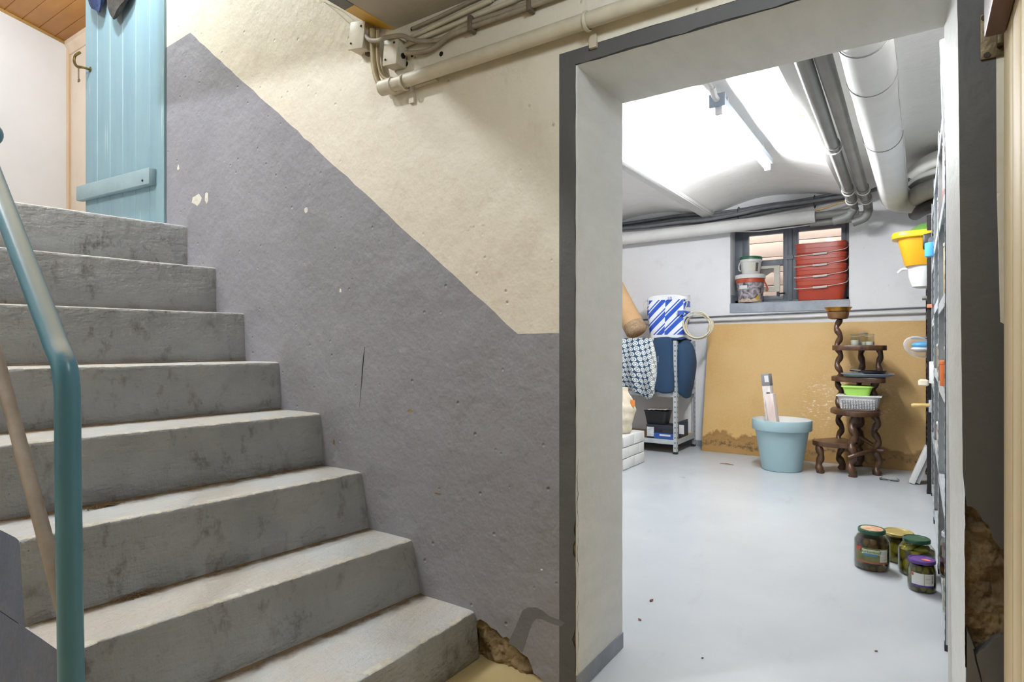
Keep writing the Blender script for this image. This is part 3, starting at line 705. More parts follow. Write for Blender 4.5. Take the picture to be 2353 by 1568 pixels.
def jbox(label, corners, dep, knock, rot):
    q = [at_y(px, py, YW - dep) for px, py in corners]; x0, x1 = min(p.x for p in q), max(p.x for p in q); z0, z1 = min(p.z for p in q), max(p.z for p in q)
    c = Vector(((x0 + x1) / 2, YW - dep / 2 - .002, (z0 + z1) / 2)); e = thing('junction_box', label, 'junction box', c, 'junction boxes')
    M = Matrix.Translation(c) @ Matrix.Rotation(rot, 4, 'Y')
    w, h = (x1 - x0) / 2, (z1 - z0) / 2
    MB().box((-w, -dep / 2 + .012, -h), (w, dep / 2, h), 0, M).build('body', M_PVC, e, bevel=.004)
    MB().box((-w - .002, -dep / 2, -h - .002), (w + .002, -dep / 2 + .011, h + .002), 0, M).build('lid', M_PVC, e, bevel=.003)
    for kx, kz in ((-.6, -.6), (.6, .6)):
        MB().lathe([(.004, 0), (.004, .002)], M @ Vector((w * kx, -dep / 2 - .001, h * kz)), 8, M=Matrix.Rotation(math.pi / 2, 4, 'X')).build('screw', M_HOLE, e)
    if knock: MB().tube([M @ Vector((w, .006, -.2 * h)), M @ Vector((w + .004, .006, -.2 * h))], .010, 10).build('cable_gland', M_HOLE, e)
jbox('tilted ivory junction box under the end of the hazard tape', [(803, 58), (836, 104)], .06, False, .16)
jbox('scuffed ivory junction box just above the conduit end', [(882, 95), (912, 142)], .055, True, .1)
tag(MB().box(at_y(838, 112, YW - .02), at_y(857, 128, YW) ).build('wall_bracket', pm('rusty_iron', '6d5a48', '4d3d30'), bevel=.003), 'rusty bracket on the wall below the tilted junction box', 'bracket')
for i, (p, r) in enumerate([((947, 66), .008), ((953, 84), .006), ((947, 128), .006), ((934, 147), .009), ((1014, 124), .009), ((982, 98), .004)]):
    q = at_y(*p, YW); MB().tube([q + Vector((0, -.001, 0)), q + Vector((0, .002, 0))], r, 9).build('drill_hole', M_HOLE, wall)
tag(MB().tube([at_y(744, 4, YW - .004), at_y(772, 26, YW - .003), at_y(803, 55, YW - .004)], .0012, 5).tube([at_y(744, 4, YW - .004), at_y(785, 24, YW - .003), at_y(812, 46, YW - .004)], .0012, 5).build('bell_wire', M_PVC), 'pair of thin wires left of the tilted junction box', 'wire')

# ---- pine board door folded back on the right
XP = 0.146
pd = thing('board_door', 'raw pine board door standing open at the right edge', 'door', (XP, 1.45, 0))
def pinemat():
    k = NT('raw_pine')
    n = k.noise(11, k.mp(k.P(), (1, 1, .08)), 5, .6, .6)
    col = k.mix(k.ramp(n, .3, .7), 'e3d0aa', 'd6bc8e')
    knots = k.math('MULTIPLY', k.ramp(k.voro(3.2, k.mp(k.P(), (2, 2, .8))), .10, .04), .8)
    return k.fin(k.mix(knots, col, '7d5a3a'), .6, k.bump(n, .15, .006))
M_PINE = pinemat(); M_PINEB = pm('brown_stained_groove', 'b08448', '98703a', 14, .6)
ye = [at_x(px, 700, XP).y for px in (2306, 2327, 2346)] + [1.245, 1.13, 1.01, .90, .79]
for k in range(len(ye) - 1):
    MB().box((XP, ye[k + 1] + .008, .012), (XP + .022, ye[k] - .004, 1.93)).build('board', M_PINE, pd, bevel=.003)
MB().box((XP + .010, ye[-1], .02), (XP + .0225, ye[0] - .006, 1.92)).build('tongue_panel', M_PINEB, pd)
zl0 = at_y(2290, 50, 1.50).z
MB().box((XP - .035, .85, zl0 - .005), (XP - .001, 1.555, zl0 + .12)).build('ledge', pm('brown_stained_ledge', '6b4a35', '523626', 10, .5, .2, 40, stretch=(1, .2, 1)), pd, bevel=.004)
M_HINGE = pm('rusty_brass_hinge', '7d6d52', '574733', 18, .5, .3, 50, .5)
h0, h1 = at_y(2252, 140, YW - .002), at_y(2308, 22, YW - .002)
hg = MB().box((h0.x, YW - .006, h0.z), (h1.x, YW - .0005, h1.z)).build('hinge', M_HINGE, pd, bevel=.002)
for px, py in ((2268, 126), (2298, 105), (2262, 40), (2268, 72)):
    q = at_y(px, py, YW - .008); MB().tube([q, q + Vector((0, .003, 0))], .006, 10).build('screw', pm('dull_screw', '4d4234', '3a3228', 20, .5, metal=.5), hg)
q = at_y(2290, 92, YW - .02)
MB().tube([(q.x + .012, YW - .014, h0.z + .03), (q.x + .012, YW - .014, h1.z)], .009, 12).build('hinge_knuckle', M_HINGE, pd)
MB().box((q.x, YW - .03, q.z - .012), (XP + .005, YW - .010, q.z + .05)).build('hinge_strap', M_HINGE, pd, bevel=.003)

# ================================================================== THINGS: storage cellar, overhead
# ---- fluorescent batten and an unseen lamp added over the door head to light the reveal
M_BAT = pm('blue_grey_batten_metal', '9aa6b4', '8996a6', 8, .4)
k = NT('glowing_tube'); em = k.n('ShaderNodeEmission', {'Color': (0.95, 0.975, 1.0, 1), 'Strength': TUBE_STRENGTH}); k.t.links.new(em.outputs[0], k.out.inputs[0]); M_TUBE = k.m
def batten(label, LX, LY0, LY1, LZ, xa, xb_, rise, clabel):
    lt = thing('batten_light', label, 'lamp', (LX, (LY0 + LY1) / 2, LZ))
    MB().box((LX - .032, LY0, LZ + .032), (LX + .032, LY1, LZ + .075)).build('housing', M_BAT, lt, bevel=.006)
    MB().tube([(LX, LY0 + .06, LZ), (LX, LY1 - .03, LZ)], .019, 14).build('tube', M_TUBE, lt, ang=60)
    for y in (LY0 + .02, LY1 - .045):
        MB().box((LX - .02, y, LZ - .022), (LX + .02, y + .03, LZ + .034)).build('lamp_holder', M_WHITE, lt, bevel=.004)
    MB().box((LX - .045, LY0 - .012, LZ + .01), (LX + .045, LY0 + .004, LZ + .085)).build('end_plate', M_BAT, lt, bevel=.004)
    zvl = ZV + rise * (1 - (2 * (LX - xa) / (xb_ - xa) - 1) ** 2)
    for y in (LY0 + .2, LY1 - .2): MB().tube([(LX, y, LZ + .07), (LX, y, zvl + .01)], .012, 8).build('hanger', M_WHITE, lt)
    MB().tube([(LX, LY0 - .01, LZ + .05), (LX - .004, LY0 - .05, LZ + .06), (LX - .006, LY0 - .08, LZ + .09)], .017, 10).build('cable_gland', M_WHITE, lt)
    tag(MB().tube(smooth_path([(LX - .006, LY0 - .08, LZ + .09), (LX - .02, LY0 - .18, LZ + .115), (LX - .06, LY0 - .5, zvl - .01), (LX - .12, LY0 - .95, zvl - .005)], 5), .010, 8).build('cable', M_WHITE, ang=60), clabel, 'cable')
l0, l1 = at_z(1640, 232, 2.43), at_z(1768, 388, 2.40)
batten('lit fluorescent batten light under the white vault', (l0.x + l1.x) / 2, l0.y + .05, l1.y, 2.40, bx[1], bx[2], .13, 'white cable on the vault leading to the batten light')
bl_ = Vector((0.02, 2.28, ZV - .02)); e = thing('unseen_bulkhead_lamp', 'unseen small round ceiling lamp added just inside the cellar doorway', 'lamp', bl_)
MB().lathe([(.09, 0), (.09, .03), (.07, .12)], bl_ + Vector((0, 0, -.01)), 28).build('base', M_WHITE, e)
k = NT('glowing_globe'); em = k.n('ShaderNodeEmission', {'Color': (1.0, 0.98, 0.95, 1), 'Strength': 150.0}); k.t.links.new(em.outputs[0], k.out.inputs[0])
MB().ell(bl_ + Vector((0, 0, -.055)), (.06, .06, .05), 20).build('globe', k.m, e, ang=70)

# ---- pipes along the ceiling
def run(name, label, pts, r, mat, n=20, group=None, cat='pipe', k=0):
    return tag(MB().tube(smooth_path(pts, k) if k else pts, r, n).build(name, mat, ang=60), label, cat, group)
ga = [at_z(1843, 130, 2.30), at_z(1958, 462, 2.28)]; gb = [at_z(1887, 115, 2.30), at_z(1992, 462, 2.27)]
for i, (g, lab, yend) in enumerate(((ga, 'grey ceiling pipe nearest the batten light', 5.98), (gb, 'grey ceiling pipe next to the fat lagged pipe', 6.0))):
    d = (g[1] - g[0]).normalized(); s = g[0] + d * (2.02 - g[0].y) / d.y; e = g[0] + d * (yend - g[0].y) / d.y
    t = thing('waste_pipe', lab, 'pipe', s, 'grey ceiling pipes')
    bend = [e + Vector((-.0, .03, -.03)), e + Vector((-.05, .04, -.09)), e + Vector((-.16, .05, -.115))] if i == 0 else [e + Vector((0, .03, -.04)), e + Vector((-.03, .05, -.10)), e + Vector((-.12, .06, -.13))]
    MB().tube([s, e] + smooth_path(bend, 4), .036, 18).build('tube', M_GREYPIPE, t, ang=60)
    for yy in (4.15, 5.35, 5.7)[i:]:
        q = g[0] + d * (yy - g[0].y) / d.y
        MB().tube([q - d * .02, q + d * .02], .042, 18).build('collar', M_GREYPIPE, t, ang=60)
        b = MB().tube([q + d * .06 + Vector((.045 * math.cos(a), 0, .045 * math.sin(a))) for a in [k * math.pi / 8 for k in range(17)]], .005, 6)
        b.box(q + d * .06 + Vector((-.006, -.006, .04)), q + d * .06 + Vector((.006, .006, .115))); b.build('bracket', M_WHITE, t)
pA, pB = at_z(1988, 92, 2.245), at_z(2052, 440, 2.235)
big = thing('lagged_pipe', 'fat white lagged pipe along the cellar ceiling', 'pipe', pA)
d = (pB - pA).normalized(); s = pA + d * (2.02 - pA.y) / d.y; e = pA + d * (5.55 - pA.y) / d.y
core = [s + (e - s) * (k / 14) for k in range(15)]
core += smooth_path([e + d * .06, e + Vector((.03, .18, -.01)), e + Vector((.14, .27, -.015)), e + Vector((.32, .31, -.02)), e + Vector((.62, .32, -.02))], 5)
rr = [.093 + noise.noise(Vector((k * .9, 0, 0))) * .004 for k in range(len(core))]
MB().tube(core, rr, 28).build('lagging', M_LAG, big, ang=60)
for yy in (2.62, 3.05, 3.95):
    q = pA + d * (yy - pA.y) / d.y
    MB().tube([q + Vector((.0955 * math.cos(a), .0, .0955 * math.sin(a))) for a in [k * math.pi / 14 for k in range(28)]], .0022, 5, closed=True).build('binding_wire', pm('grey_wire', '7b7b78', '8a8a86', 20), big)
MB().tube([s + Vector((.095, 0, .02))] + [pA + d * (yy - pA.y) / d.y + Vector((.094 + .002 * math.sin(yy * 9), 0, .012 * math.sin(yy * 5))) for yy in [2.2 + .25 * k for k in range(13)]], .004, 6).build('seam', M_LAG, big)
# ducts turning off to the right at the back
M_DUCTD = pm('dusty_grey_lagging', 'a5a39e', '918f8a', 9, .7, .2, 20)
for i, (z_, y_, r_, m_, lab) in enumerate([(2.40, 5.15, .055, M_LAG, 'uppermost white branch pipe curving right above the shelving'), (2.33, 5.25, .05, M_GREYPIPE, 'grey branch pipe just below the uppermost white one'),
                                     (2.235, 5.30, .072, M_DUCTD, 'dusty lagged branch pipe in the middle of the curving pipes'), (2.13, 5.45, .05, M_DARK, 'black branch pipe lowest behind the fat lagged pipe')]):
    run('branch_pipe', lab, [(-.02, y_ + .45, z_), (.04, y_ + .25, z_), (.14, y_ + .1, z_), (.28, y_ + .03, z_ - .01), (.5, y_, z_ - .02)], r_, m_, 16, 'branch pipes at the back', k=5)
# lagged heating pipe on the back wall and its bare continuation
h0, h1 = at_y(1300, 566, YB - .16), at_y(1874, 497, YB - .16)
run('lagged_pipe', 'white lagged heating pipe across the back wall above the window', [h0 + (h1 - h0) * -1.0, h0, h1], .062, M_LAG)
hd = (h1 - h0).normalized()
run('heating_pipe', 'bare grey pipe end leaving the white lagging at the back', [h1 - hd * .05, h1 + hd * .35], .036, M_GREYPIPE)
run('heating_pipe', 'lower bare grey pipe beside the window head', [h1 - hd * .05 + Vector((0, .04, -.06)), h1 + hd * .3 + Vector((0, .04, -.06))], .03, M_GREYPIPE)
run('copper_pipe', 'thin tan pipe above the bare grey pipe end', [h1 - hd * .02 + Vector((0, -.01, .045)), h1 + hd * .2 + Vector((0, -.01, .09)), h1 + hd * .42 + Vector((0, -.01, .11))], .010, pm('tan_pipe', 'c5aa7a', 'b0945f', 9), 8)
# cable bundle sagging along the wall head
M_CGREY = pm('grey_sheathed_cable', '6f7174', '5d5f63', 14, .55)
offs = [(-.02, 0), (.0, .035), (.02, -.03), (-.045, -.02), (.03, .02)]
for i, (oy, oz) in enumerate(offs):
    pts = []
    for px, py in [(1380, 530), (1432, 524), (1500, 516), (1560, 508), (1620, 504), (1690, 494), (1760, 480), (1830, 470), (1900, 458), (1960, 446), (2030, 424), (2090, 404)]:
        q = at_y(px, py - 2, YB - .07); s_ = math.sin(px * .012 + i * 1.7) * .012
        pts.append(q + Vector((0, oy, oz + s_)))
    run('cable', ['grey cable lowest in the bundle', 'grey cable uppermost in the bundle', 'grey cable hugging the back wall in the bundle', 'grey cable outermost in the bundle', 'grey cable in the middle of the bundle'][i] + ' below the vaults', pts, .019 if i != 1 else .016, M_CGREY, 10, 'cable bundle at the wall head', 'cable', 4)
for px, py in ((1698, 490), (1872, 464)):
    q = at_y(px, py, YB - .07)
    tag(MB().tube([q + Vector((0, .055 * math.cos(a), .06 * math.sin(a))) for a in [k * math.pi / 7 for k in range(14)]], .004, 6, closed=True).build('cable_tie', M_DARK), 'black tie round the cable bundle ' + ('left of the window' if px < 1800 else 'above the window'), 'cable tie', 'cable ties')
run('clothes_line', 'thin white cord slung in front of the window', [at_y(1690, 532, YB - .11), at_y(1740, 532, YB - .1), at_y(1800, 525, YB - .1), at_y(1870, 515, YB - .1), at_y(1925, 502, YB - .1), at_y(1955, 492, YB - .1), at_y(2010, 484, YB - .12)], .006, M_WHITE, 6, None, 'cord', 4)
# small-bore pipes along the back wall below the sill
q0, q1 = at_y(1480, 742, YB - .025), at_y(2140, 716, YB - .025)
run('water_pipe', 'white painted water pipe along the back wall below the sill', [q0 - (q1 - q0) * .2, q1 + (q1 - q0) * .05], .017, M_WHITE, 10)
q0, q1 = at_y(1480, 735, YB - .012), at_y(2140, 706, YB - .012)
run('water_pipe', 'thin dark pipe above the white water pipe', [q0 - (q1 - q0) * .2, q1 + (q1 - q0) * .05], .007, M_CGREY, 8)

# ================================================================== THINGS: on and below the window sill
ZS = wz0 + .004
def bucket(name, label, c, r0, r1, h, mats, rimh, lid=None, hmat=None):
    e = thing(name, label, 'bucket', c)
    MB().lathe([(r0, 0), (r0 + (r1 - r0) * .96, h * .86), (r1, h * .88), (r1, h)], c, 36).build('body', mats[0], e)
    MB().lathe([(r0 + (r1 - r0) * .8, h * .72), (r1 * 1.012, h * .73), (r1 * 1.015, h * .86), (r1, h * .87)], c, 36, cap=False).build('collar', mats[1], e)
    if lid: MB().lathe([(r1 * 1.05, h * .88), (r1 * 1.06, h), (r1 * 1.0, h + .008), (r1 * .9, h + .004)], c, 36).build('lid', lid, e)
    return e
def stonemat():
    k = NT('printed_stone_photo'); o = k.P()
    n = k.ramp(k.noise(16, o, 3, .5, 1.5), .35, .65)
    col = k.mix(n, '3f3a3f', 'b3aab0')
    col = k.mix(k.ramp(k.noise(9, k.mp(o, loc=(3, 1, 2)), 2), .60, .64), col, 'c9a92a')
    return k.fin(col, .35)
bc = at_y(1724, 694, YB + .09); bc = Vector((bc.x, YB + .09, ZS))
bk = bucket('paint_bucket', 'printed grey bucket with white lid and orange rim on the sill', bc, .116, .138, .275, (stonemat(), pm('orange_red_plastic', 'b04a2c', 'a54228', 5, .35)), .05, M_WHITE)
th = math.radians(-110)
MB().grid(8, 4, lambda a, b: (bc.x + .1325 * math.cos(th - .35 + .7 * a), bc.y + .1325 * math.sin(th - .35 + .7 * a), ZS + .135 + .035 * b)).build('paper_label', M_WHITE, bk)
MB().tube(smooth_path([bc + Vector((.138, -.02, .21)), bc + Vector((.16, -.03, .17)), bc + Vector((.175, -.04, .125)), bc + Vector((.16, -.05, .115))], 4), .008, 8).build('handle', pm('orange_red_plastic', 'b04a2c', 'a54228'), bk)
MB().grid(24, 3, lambda a, b: (bc.x + (.117 + .0025 * b) * math.cos(math.pi + math.pi * a), bc.y + (.1175 + .0025 * b) * math.sin(math.pi + math.pi * a), ZS + .004 + (.028 + .008 * math.sin(a * 40)) * b)).build('printed_gravel', pm('printed_gravel', 'd9c7b0', 'b08f72', 60, .5), bk)
uc = Vector((bc.x + .005, bc.y + .005, ZS + .284))
bk = bucket('paint_bucket', 'white plastic bucket with green lid stacked on the printed bucket', uc, .086, .104, .175, (M_WHITE, M_WHITE), .03, pm('green_lid_plastic', '2f6b4d', '285d43', 5, .35))
for t0, wd_, mt in ((-75, .55, pm('cream_label', 'd8d4c4', 'cbc6b4', 14)), (-42, .3, pm('printed_dark_label', '3f4037', '6a6657', 40))):
    th = math.radians(t0)
    MB().grid(8, 4, lambda a, b: (uc.x + (.0935 + .008 * b) * math.cos(th - wd_ / 2 + wd_ * a), uc.y + (.0935 + .008 * b) * math.sin(th - wd_ / 2 + wd_ * a), uc.z + .03 + .085 * b)).build('label', mt, bk)
MB().tube(smooth_path([uc + Vector((-.103, .0, .14)), uc + Vector((-.112, -.02, .10)), uc + Vector((-.105, -.045, .05)), uc + Vector((-.085, -.07, .04))], 4), .006, 8).build('handle', M_WHITE, bk)
# four nested red tubs
M_RED = pm('brick_red_plastic', 'b0422a', 'a53c26', 4, .32)
tl, trr = at_y(1824, 680, YB + .03).x, at_y(1948, 680, YB + .03).x
tc = Vector(((tl + trr) / 2 - .002, YB + .165, ZS)); tw = (trr - tl) / 2 - .006
def tub(i, label):
    c = tc + Vector((.0, 0, i * .104 + .001)); e = thing('rectangular_tub', label, 'tub', c, 'nested red tubs')
    H = .235; wx, wy = tw * 1.0, .158
    prof = [(.86, 0), (.87, .004), (.93, H * .55), (.945, H * .6), (.955, H * .61), (.965, H * .78), (.985, H * .79), (.99, H * .95), (1.0, H * .96), (1.0, H), (.95, H), (.94, H * .9)]
    if i < 3: prof = prof[:10] + [(.975, H), (.965, H * .93)]
    b = MB().lathe(prof, c, 56, sq=(wx, wy, 7), cap=False)
    b.f.append(tuple(range(55, -1, -1))); b.mi.append(0)
    if i == 3: b.lathe([(.95, H * .97), (.5, H * .98)], c, 56, sq=(wx, wy, 7))
    b.build('body', M_RED, e, ang=30)
    zz = H * .62 - .035 + i * .002
    pth = [c + Vector(q) for q in [(-wx * .98, -.02, zz + .03), (-wx * 1.0, -wy * .8, zz + .012), (-wx * .9, -wy * 1.05, zz), (-wx * .4, -wy * 1.09, zz + .002), (0.02, -wy * 1.1, zz + .01), (wx * .4, -wy * 1.09, zz + .018), (wx * .9, -wy * 1.06, zz + .035), (wx * 1.03, -wy * .75, zz + .06), (wx * 1.02, -.02, zz + .10)]]
    hd_ = MB().tube(smooth_path(pth, 5), .0032, 6).build('wire_handle', M_WHITE, e)
    MB().tube([c + Vector((-.055, -wy * 1.1, zz + .004)), c + Vector((.065, -wy * 1.1, zz + .010))], .011, 8).build('grip', M_WHITE, hd_)
for i, lab in enumerate(('lowest of the four nested red tubs on the sill', 'second red tub from the bottom of the nested stack', 'third red tub from the bottom of the nested stack', 'topmost of the four nested red tubs with a closed top')): tub(i, lab)

# ---- hardboard sheet leaning on the back wall
def boardmat():
    k = NT('water_stained_hardboard'); P = k.sep(k.P())
    z = P[2]; w = k.math('ADD', k.noise(3.5, None, 5, .6), 0.0)
    edge = k.math('SUBTRACT', z, k.math('MULTIPLY', k.math('SUBTRACT', w, 0.5), 0.32))
    col = k.mix(k.ramp(k.noise(60, k.mp(k.P(), (1, 1, 3)), 3), .3, .7), 'c9a468', 'bf9759')
    col = k.mix(k.math('MULTIPLY', k.ramp(k.noise(1.3), .42, .62), .5), col, 'd2b27c')
    st = k.ramp(edge, .175, .155)
    col = k.mix(k.math('MULTIPLY', st, .85), col, '96713a')
    col = k.mix(k.math('MULTIPLY', k.math('MULTIPLY', st, k.ramp(edge, .115, .15)), .5), col, '7d5a2c')
    band = k.math('MULTIPLY', k.math('MULTIPLY', k.ramp(edge, .055, .075), k.ramp(edge, .125, .09)), k.ramp(k.noise(30, None, 5, .7), .42, .6))
    col = k.mix(k.math('MULTIPLY', band, .8), col, '3d2c18')
    sc = k.math('MULTIPLY', k.ramp(k.noise(42, k.mp(k.P(), (.6, 1, 1.6)), 3, .7), .56, .64), k.ramp(k.n('ShaderNodeVectorMath', {0: k.P(), 1: (-.69, 6.2, .55)}, operation='DISTANCE').outputs['Value'], .30, .10))
    col = k.mix(sc, col, 'e6dcc6')
    sc2 = k.math('MULTIPLY', k.ramp(k.noise(50, k.mp(k.P(), (.6, 1, 1.6)), 3, .7), .54, .62), k.ramp(k.n('ShaderNodeVectorMath', {0: k.P(), 1: (-.40, 6.2, .62)}, operation='DISTANCE').outputs['Value'], .34, .10))
    col = k.mix(k.math('MULTIPLY', sc2, .6), col, 'e6dcc6')
    return k.fin(col, .6, k.bump(k.noise(120, None, 2), .1, .004))
f0, f1 = at_z(1608, 1034, 0), at_z(2102, 1086, 0)
yb_ = (f0.y + f1.y) / 2; yt_ = YB - .055
bl, br = at_y(1612, 900, yb_).x, at_y(2128, 800, yt_).x; zt0, zt1 = at_y(1615, 746, yt_).z, at_y(2126, 737, yt_).z
hb = thing('hardboard_sheet', 'large tan hardboard sheet with a dark water stain along its foot', 'board', ((bl + br) / 2, yb_, 0))
vs = [(bl, yb_, .001), (br, yb_, .001), (br, yt_, zt1), (bl + .01, yt_, zt0)]; vs += [(x, y + .012, z + .001) for x, y, z in vs]
MB().add(vs, [(0, 1, 2, 3), (7, 6, 5, 4), (0, 4, 5, 1), (1, 5, 6, 2), (2, 6, 7, 3), (3, 7, 4, 0)]).build('sheet', boardmat(), hb)

# ---- blue grey planter with rolled packs
pc = at_z(1797, 1078, 0); pc = Vector((pc.x, pc.y - .02, 0)); M_POT = pm('blue_grey_planter_plastic', '9fb8bd', '97b1b6', 3, .45, .03, 60)
R1 = .238
pot = thing('planter', 'large pale blue planter pot standing before the hardboard', 'planter', pc)
MB().lathe([(.152, 0), (.158, .006), (R1 * .885, .335), (R1 * .89, .342), (R1 * .99, .345), (R1, .35), (R1 * 1.0, .425), (R1 * .99, .432), (R1 * .96, .432)], pc, 56, cap=False).build('body', M_POT, pot)
b = MB().lathe([(.12, .05), (R1 * .85, .34), (R1 * .93, .38), (R1 * .962, .4315)], pc, 56, cap=False); b.f.append(tuple(range(56))); b.mi.append(0); b.build('lining', pm('white_pot_lining', 'e2e2e0', 'd8d8d5', 5, .5), pot)
MB().lathe([(.15, .004), (.02, .005)], pc, 40).build('base', M_POT, pot)
M_PACK = pm('printed_pack_paper', 'e4dfdb', 'c3b8b3', 38, .5, stretch=(1, 1, .35)); M_PACKG = pm('grey_pack_cap', '8d8d90', '7c7c80', 12, .5)
for i, (dx_, dy_, tilt, h, lab) in enumerate(((-.055, .03, -.10, .80, 'tall slim printed pack with a grey cap standing in the planter'), (-.012, -.02, -.13, .72, 'shorter pinkish white pack leaning in the planter'))):
    e = thing('boxed_roller_blind', lab, 'pack', (pc.x + dx_, pc.y + dy_, .06), 'packs standing in the planter')
    M = Matrix.Translation((pc.x + dx_, pc.y + dy_, .06)) @ Matrix.Rotation(tilt, 4, 'Y') @ Matrix.Rotation(-.25, 4, 'Z')
    MB().box((-.035, -.03, 0), (.035, .03, h * .82), 0, M).build('carton', M_PACK if i == 0 else pm('pinkish_pack_paper', 'e6d8d2', 'd2bdb4', 30, .5, stretch=(1, 1, .2)), e, bevel=.004)
    if i == 0:
        MB().box((-.036, -.031, h * .82), (.036, .031, h * .95), 0, M).build('cap', M_PACKG, e, bevel=.004)
        MB().box((-.004, -.0325, h * .86), (.030, -.031, h * .93), 0, M).build('sticker', M_WHITE, e)
        for zz in (.60, .69): MB().box((.0, -.0315, h * zz), (.03, -.030, h * (zz + .06)), 0, M).build('printed_panel', pm('printed_dark_panel', '3f3936', '77706b', 60, .5), e)

# ---- stepped wooden plant stand with wavy posts
def fl(px, py): q = at_z(px, py, 0); return Vector((q.x, q.y, 0))
A, D, E, Fp, G = fl(1932, 1079), fl(1956, 1096), fl(1884, 1087), fl(2018, 1092), fl(1974, 1072)
stand = thing('plant_stand', 'stepped dark wooden plant stand with wavy carved posts', 'plant stand', D)
def hz(px, py, y): return at_y(px, py, y).z
zl = hz(1925, 1021, 5.65); z2 = hz(1965, 948, 5.7); z3 = hz(1975, 872, 5.75); z4 = hz(1975, 799, 5.75); ztop = hz(1925, 734, A.y)
def post(p, z0, z1, ph=0.0, r=.024, amp=.013, drift=(0, 0)):
    n = max(8, int((z1 - z0) / .012)); pts = []; rs = []
    for k in range(n + 1):
        f = k / n; z = z0 + (z1 - z0) * f; a = z * 40 + ph
        pts.append(Vector((p.x + drift[0] * f + amp * math.sin(a), p.y + drift[1] * f + amp * .7 * math.cos(a), z))); rs.append(r * (1 + .14 * math.sin(2 * a + 1) + (.22 if z0 == 0 and f < .08 else 0)))
    MB().tube(pts, rs, 12).build('post', M_WOODD, stand, ang=60)
post(A, 0, ztop, 0, .023, .014, (-.02, 0))
post(D, 0, z2 - .02, 1, .028, .012, (.015, .05)); post(E, 0, zl - .02, 2, .028, .008); post(Fp, 0, z2 - .02, 3, .026, .014, (-.02, 0)); post(G, 0, z2 - .02, 4, .032, .013)
B3 = Vector((at_y(1976, 900, 6.0).x, 6.0, 0)); C3 = Vector((at_y(2009, 900, 5.8).x, 5.8, 0))
post(B3, z2, z3, 1, .024, .008); post(C3, z2, z3, 2, .026, .011)
B4 = Vector((at_y(1980, 830, 6.0).x, 6.0, 0)); C4 = Vector((at_y(2021, 830, 5.9).x, 5.9, 0))
post(B4, z3, z4, 3, .024, .007); post(C4, z3, z4, 0, .022, .009)
def shelf(poly, z, th=.042):
    pts = smooth_path(poly + [poly[0]], 5)[:-1]
    MB().prism([(p.x, p.y) for p in pts], lambda u, v, w: (u, v, w), z - th, z).build('shelf_board', M_WOODD, stand, bevel=.006)
V = lambda x, y: Vector((x, y, 0))
def sh_y(px, y): return at_y(px, 900, y).x
shelf([V(E.x - .05, E.y + .0), V(E.x + .03, E.y - .05), V(D.x - .04, D.y - .01), V(D.x + .045, D.y + .06), V(D.x + .0, D.y + .14), V(A.x + .02, A.y + .05), V(A.x - .05, A.y + .03), V(E.x - .055, E.y + .09)], zl + .018)
shelf([V(sh_y(1908, 5.8), 5.8), V(sh_y(1922, 5.66), 5.66), V(sh_y(1962, 5.55), 5.55), V(sh_y(2008, 5.62), 5.62), V(sh_y(2023, 5.72), 5.72), V(sh_y(2016, 6.0), 6.0), V(sh_y(1978, 6.1), 6.1), V(sh_y(1920, 5.95), 5.95)], z2 + .018)
shelf([V(sh_y(1910, 5.82), 5.82), V(sh_y(1930, 5.72), 5.72), V(sh_y(1985, 5.66), 5.66), V(sh_y(2024, 5.66), 5.66), V(sh_y(2036, 5.75), 5.75), V(sh_y(2024, 6.0), 6.0), V(sh_y(1975, 6.1), 6.1), V(sh_y(1920, 5.95), 5.95)], z3 + .018)
shelf([V(sh_y(1912, 5.84), 5.84), V(sh_y(1930, 5.75), 5.75), V(sh_y(1985, 5.74), 5.74), V(sh_y(2030, 5.80), 5.80), V(sh_y(2037, 5.9), 5.9), V(sh_y(2015, 6.06), 6.06), V(sh_y(1965, 6.1), 6.1), V(sh_y(1918, 5.96), 5.96)], z4 + .018)
tp_ = Vector((A.x - .02, A.y, ztop))
MB().lathe([(.055, 0), (.075, .008), (.082, .035), (.085, .062), (.05, .062)], tp_, 28).build('cup', pm('waxed_wood', '76522f', '5c3d22', 10, .4), stand)
MB().tube(smooth_path([Vector((D.x - .02, D.y - .01, .155)), Vector((D.x + .05, D.y + .02, .185)), Vector((Fp.x - .03, Fp.y - .03, .20)), Vector((Fp.x + .04, Fp.y - .02, .205))], 5), .017, 10).build('stretcher', M_WOODD, stand, ang=60)
MB().tube(smooth_path([Vector((G.x, G.y, .27)), Vector((G.x + .07, G.y - .12, .24)), Vector((Fp.x, Fp.y, .22))], 5), .016, 10).build('stretcher', M_WOODD, stand, ang=60)
MB().tube([Vector((A.x, A.y, .20)), Vector((A.x - .04, A.y - .06, .20))], .014, 8).build('stretcher', M_WOODD, stand, ang=60)
tag(MB().lathe([(.070, 0), (.088, .006), (.094, .02), (.097, .024), (.105, .035), (.108, .040), (.100, .040), (.05, .02)], tp_ + Vector((0, 0, .0625)), 32).build('brass_dish', pm('polished_brass', 'b8873a', 'a57428', 8, .28, 0, 60, .8)), 'shallow brass dish on top of the plant stand', 'dish')
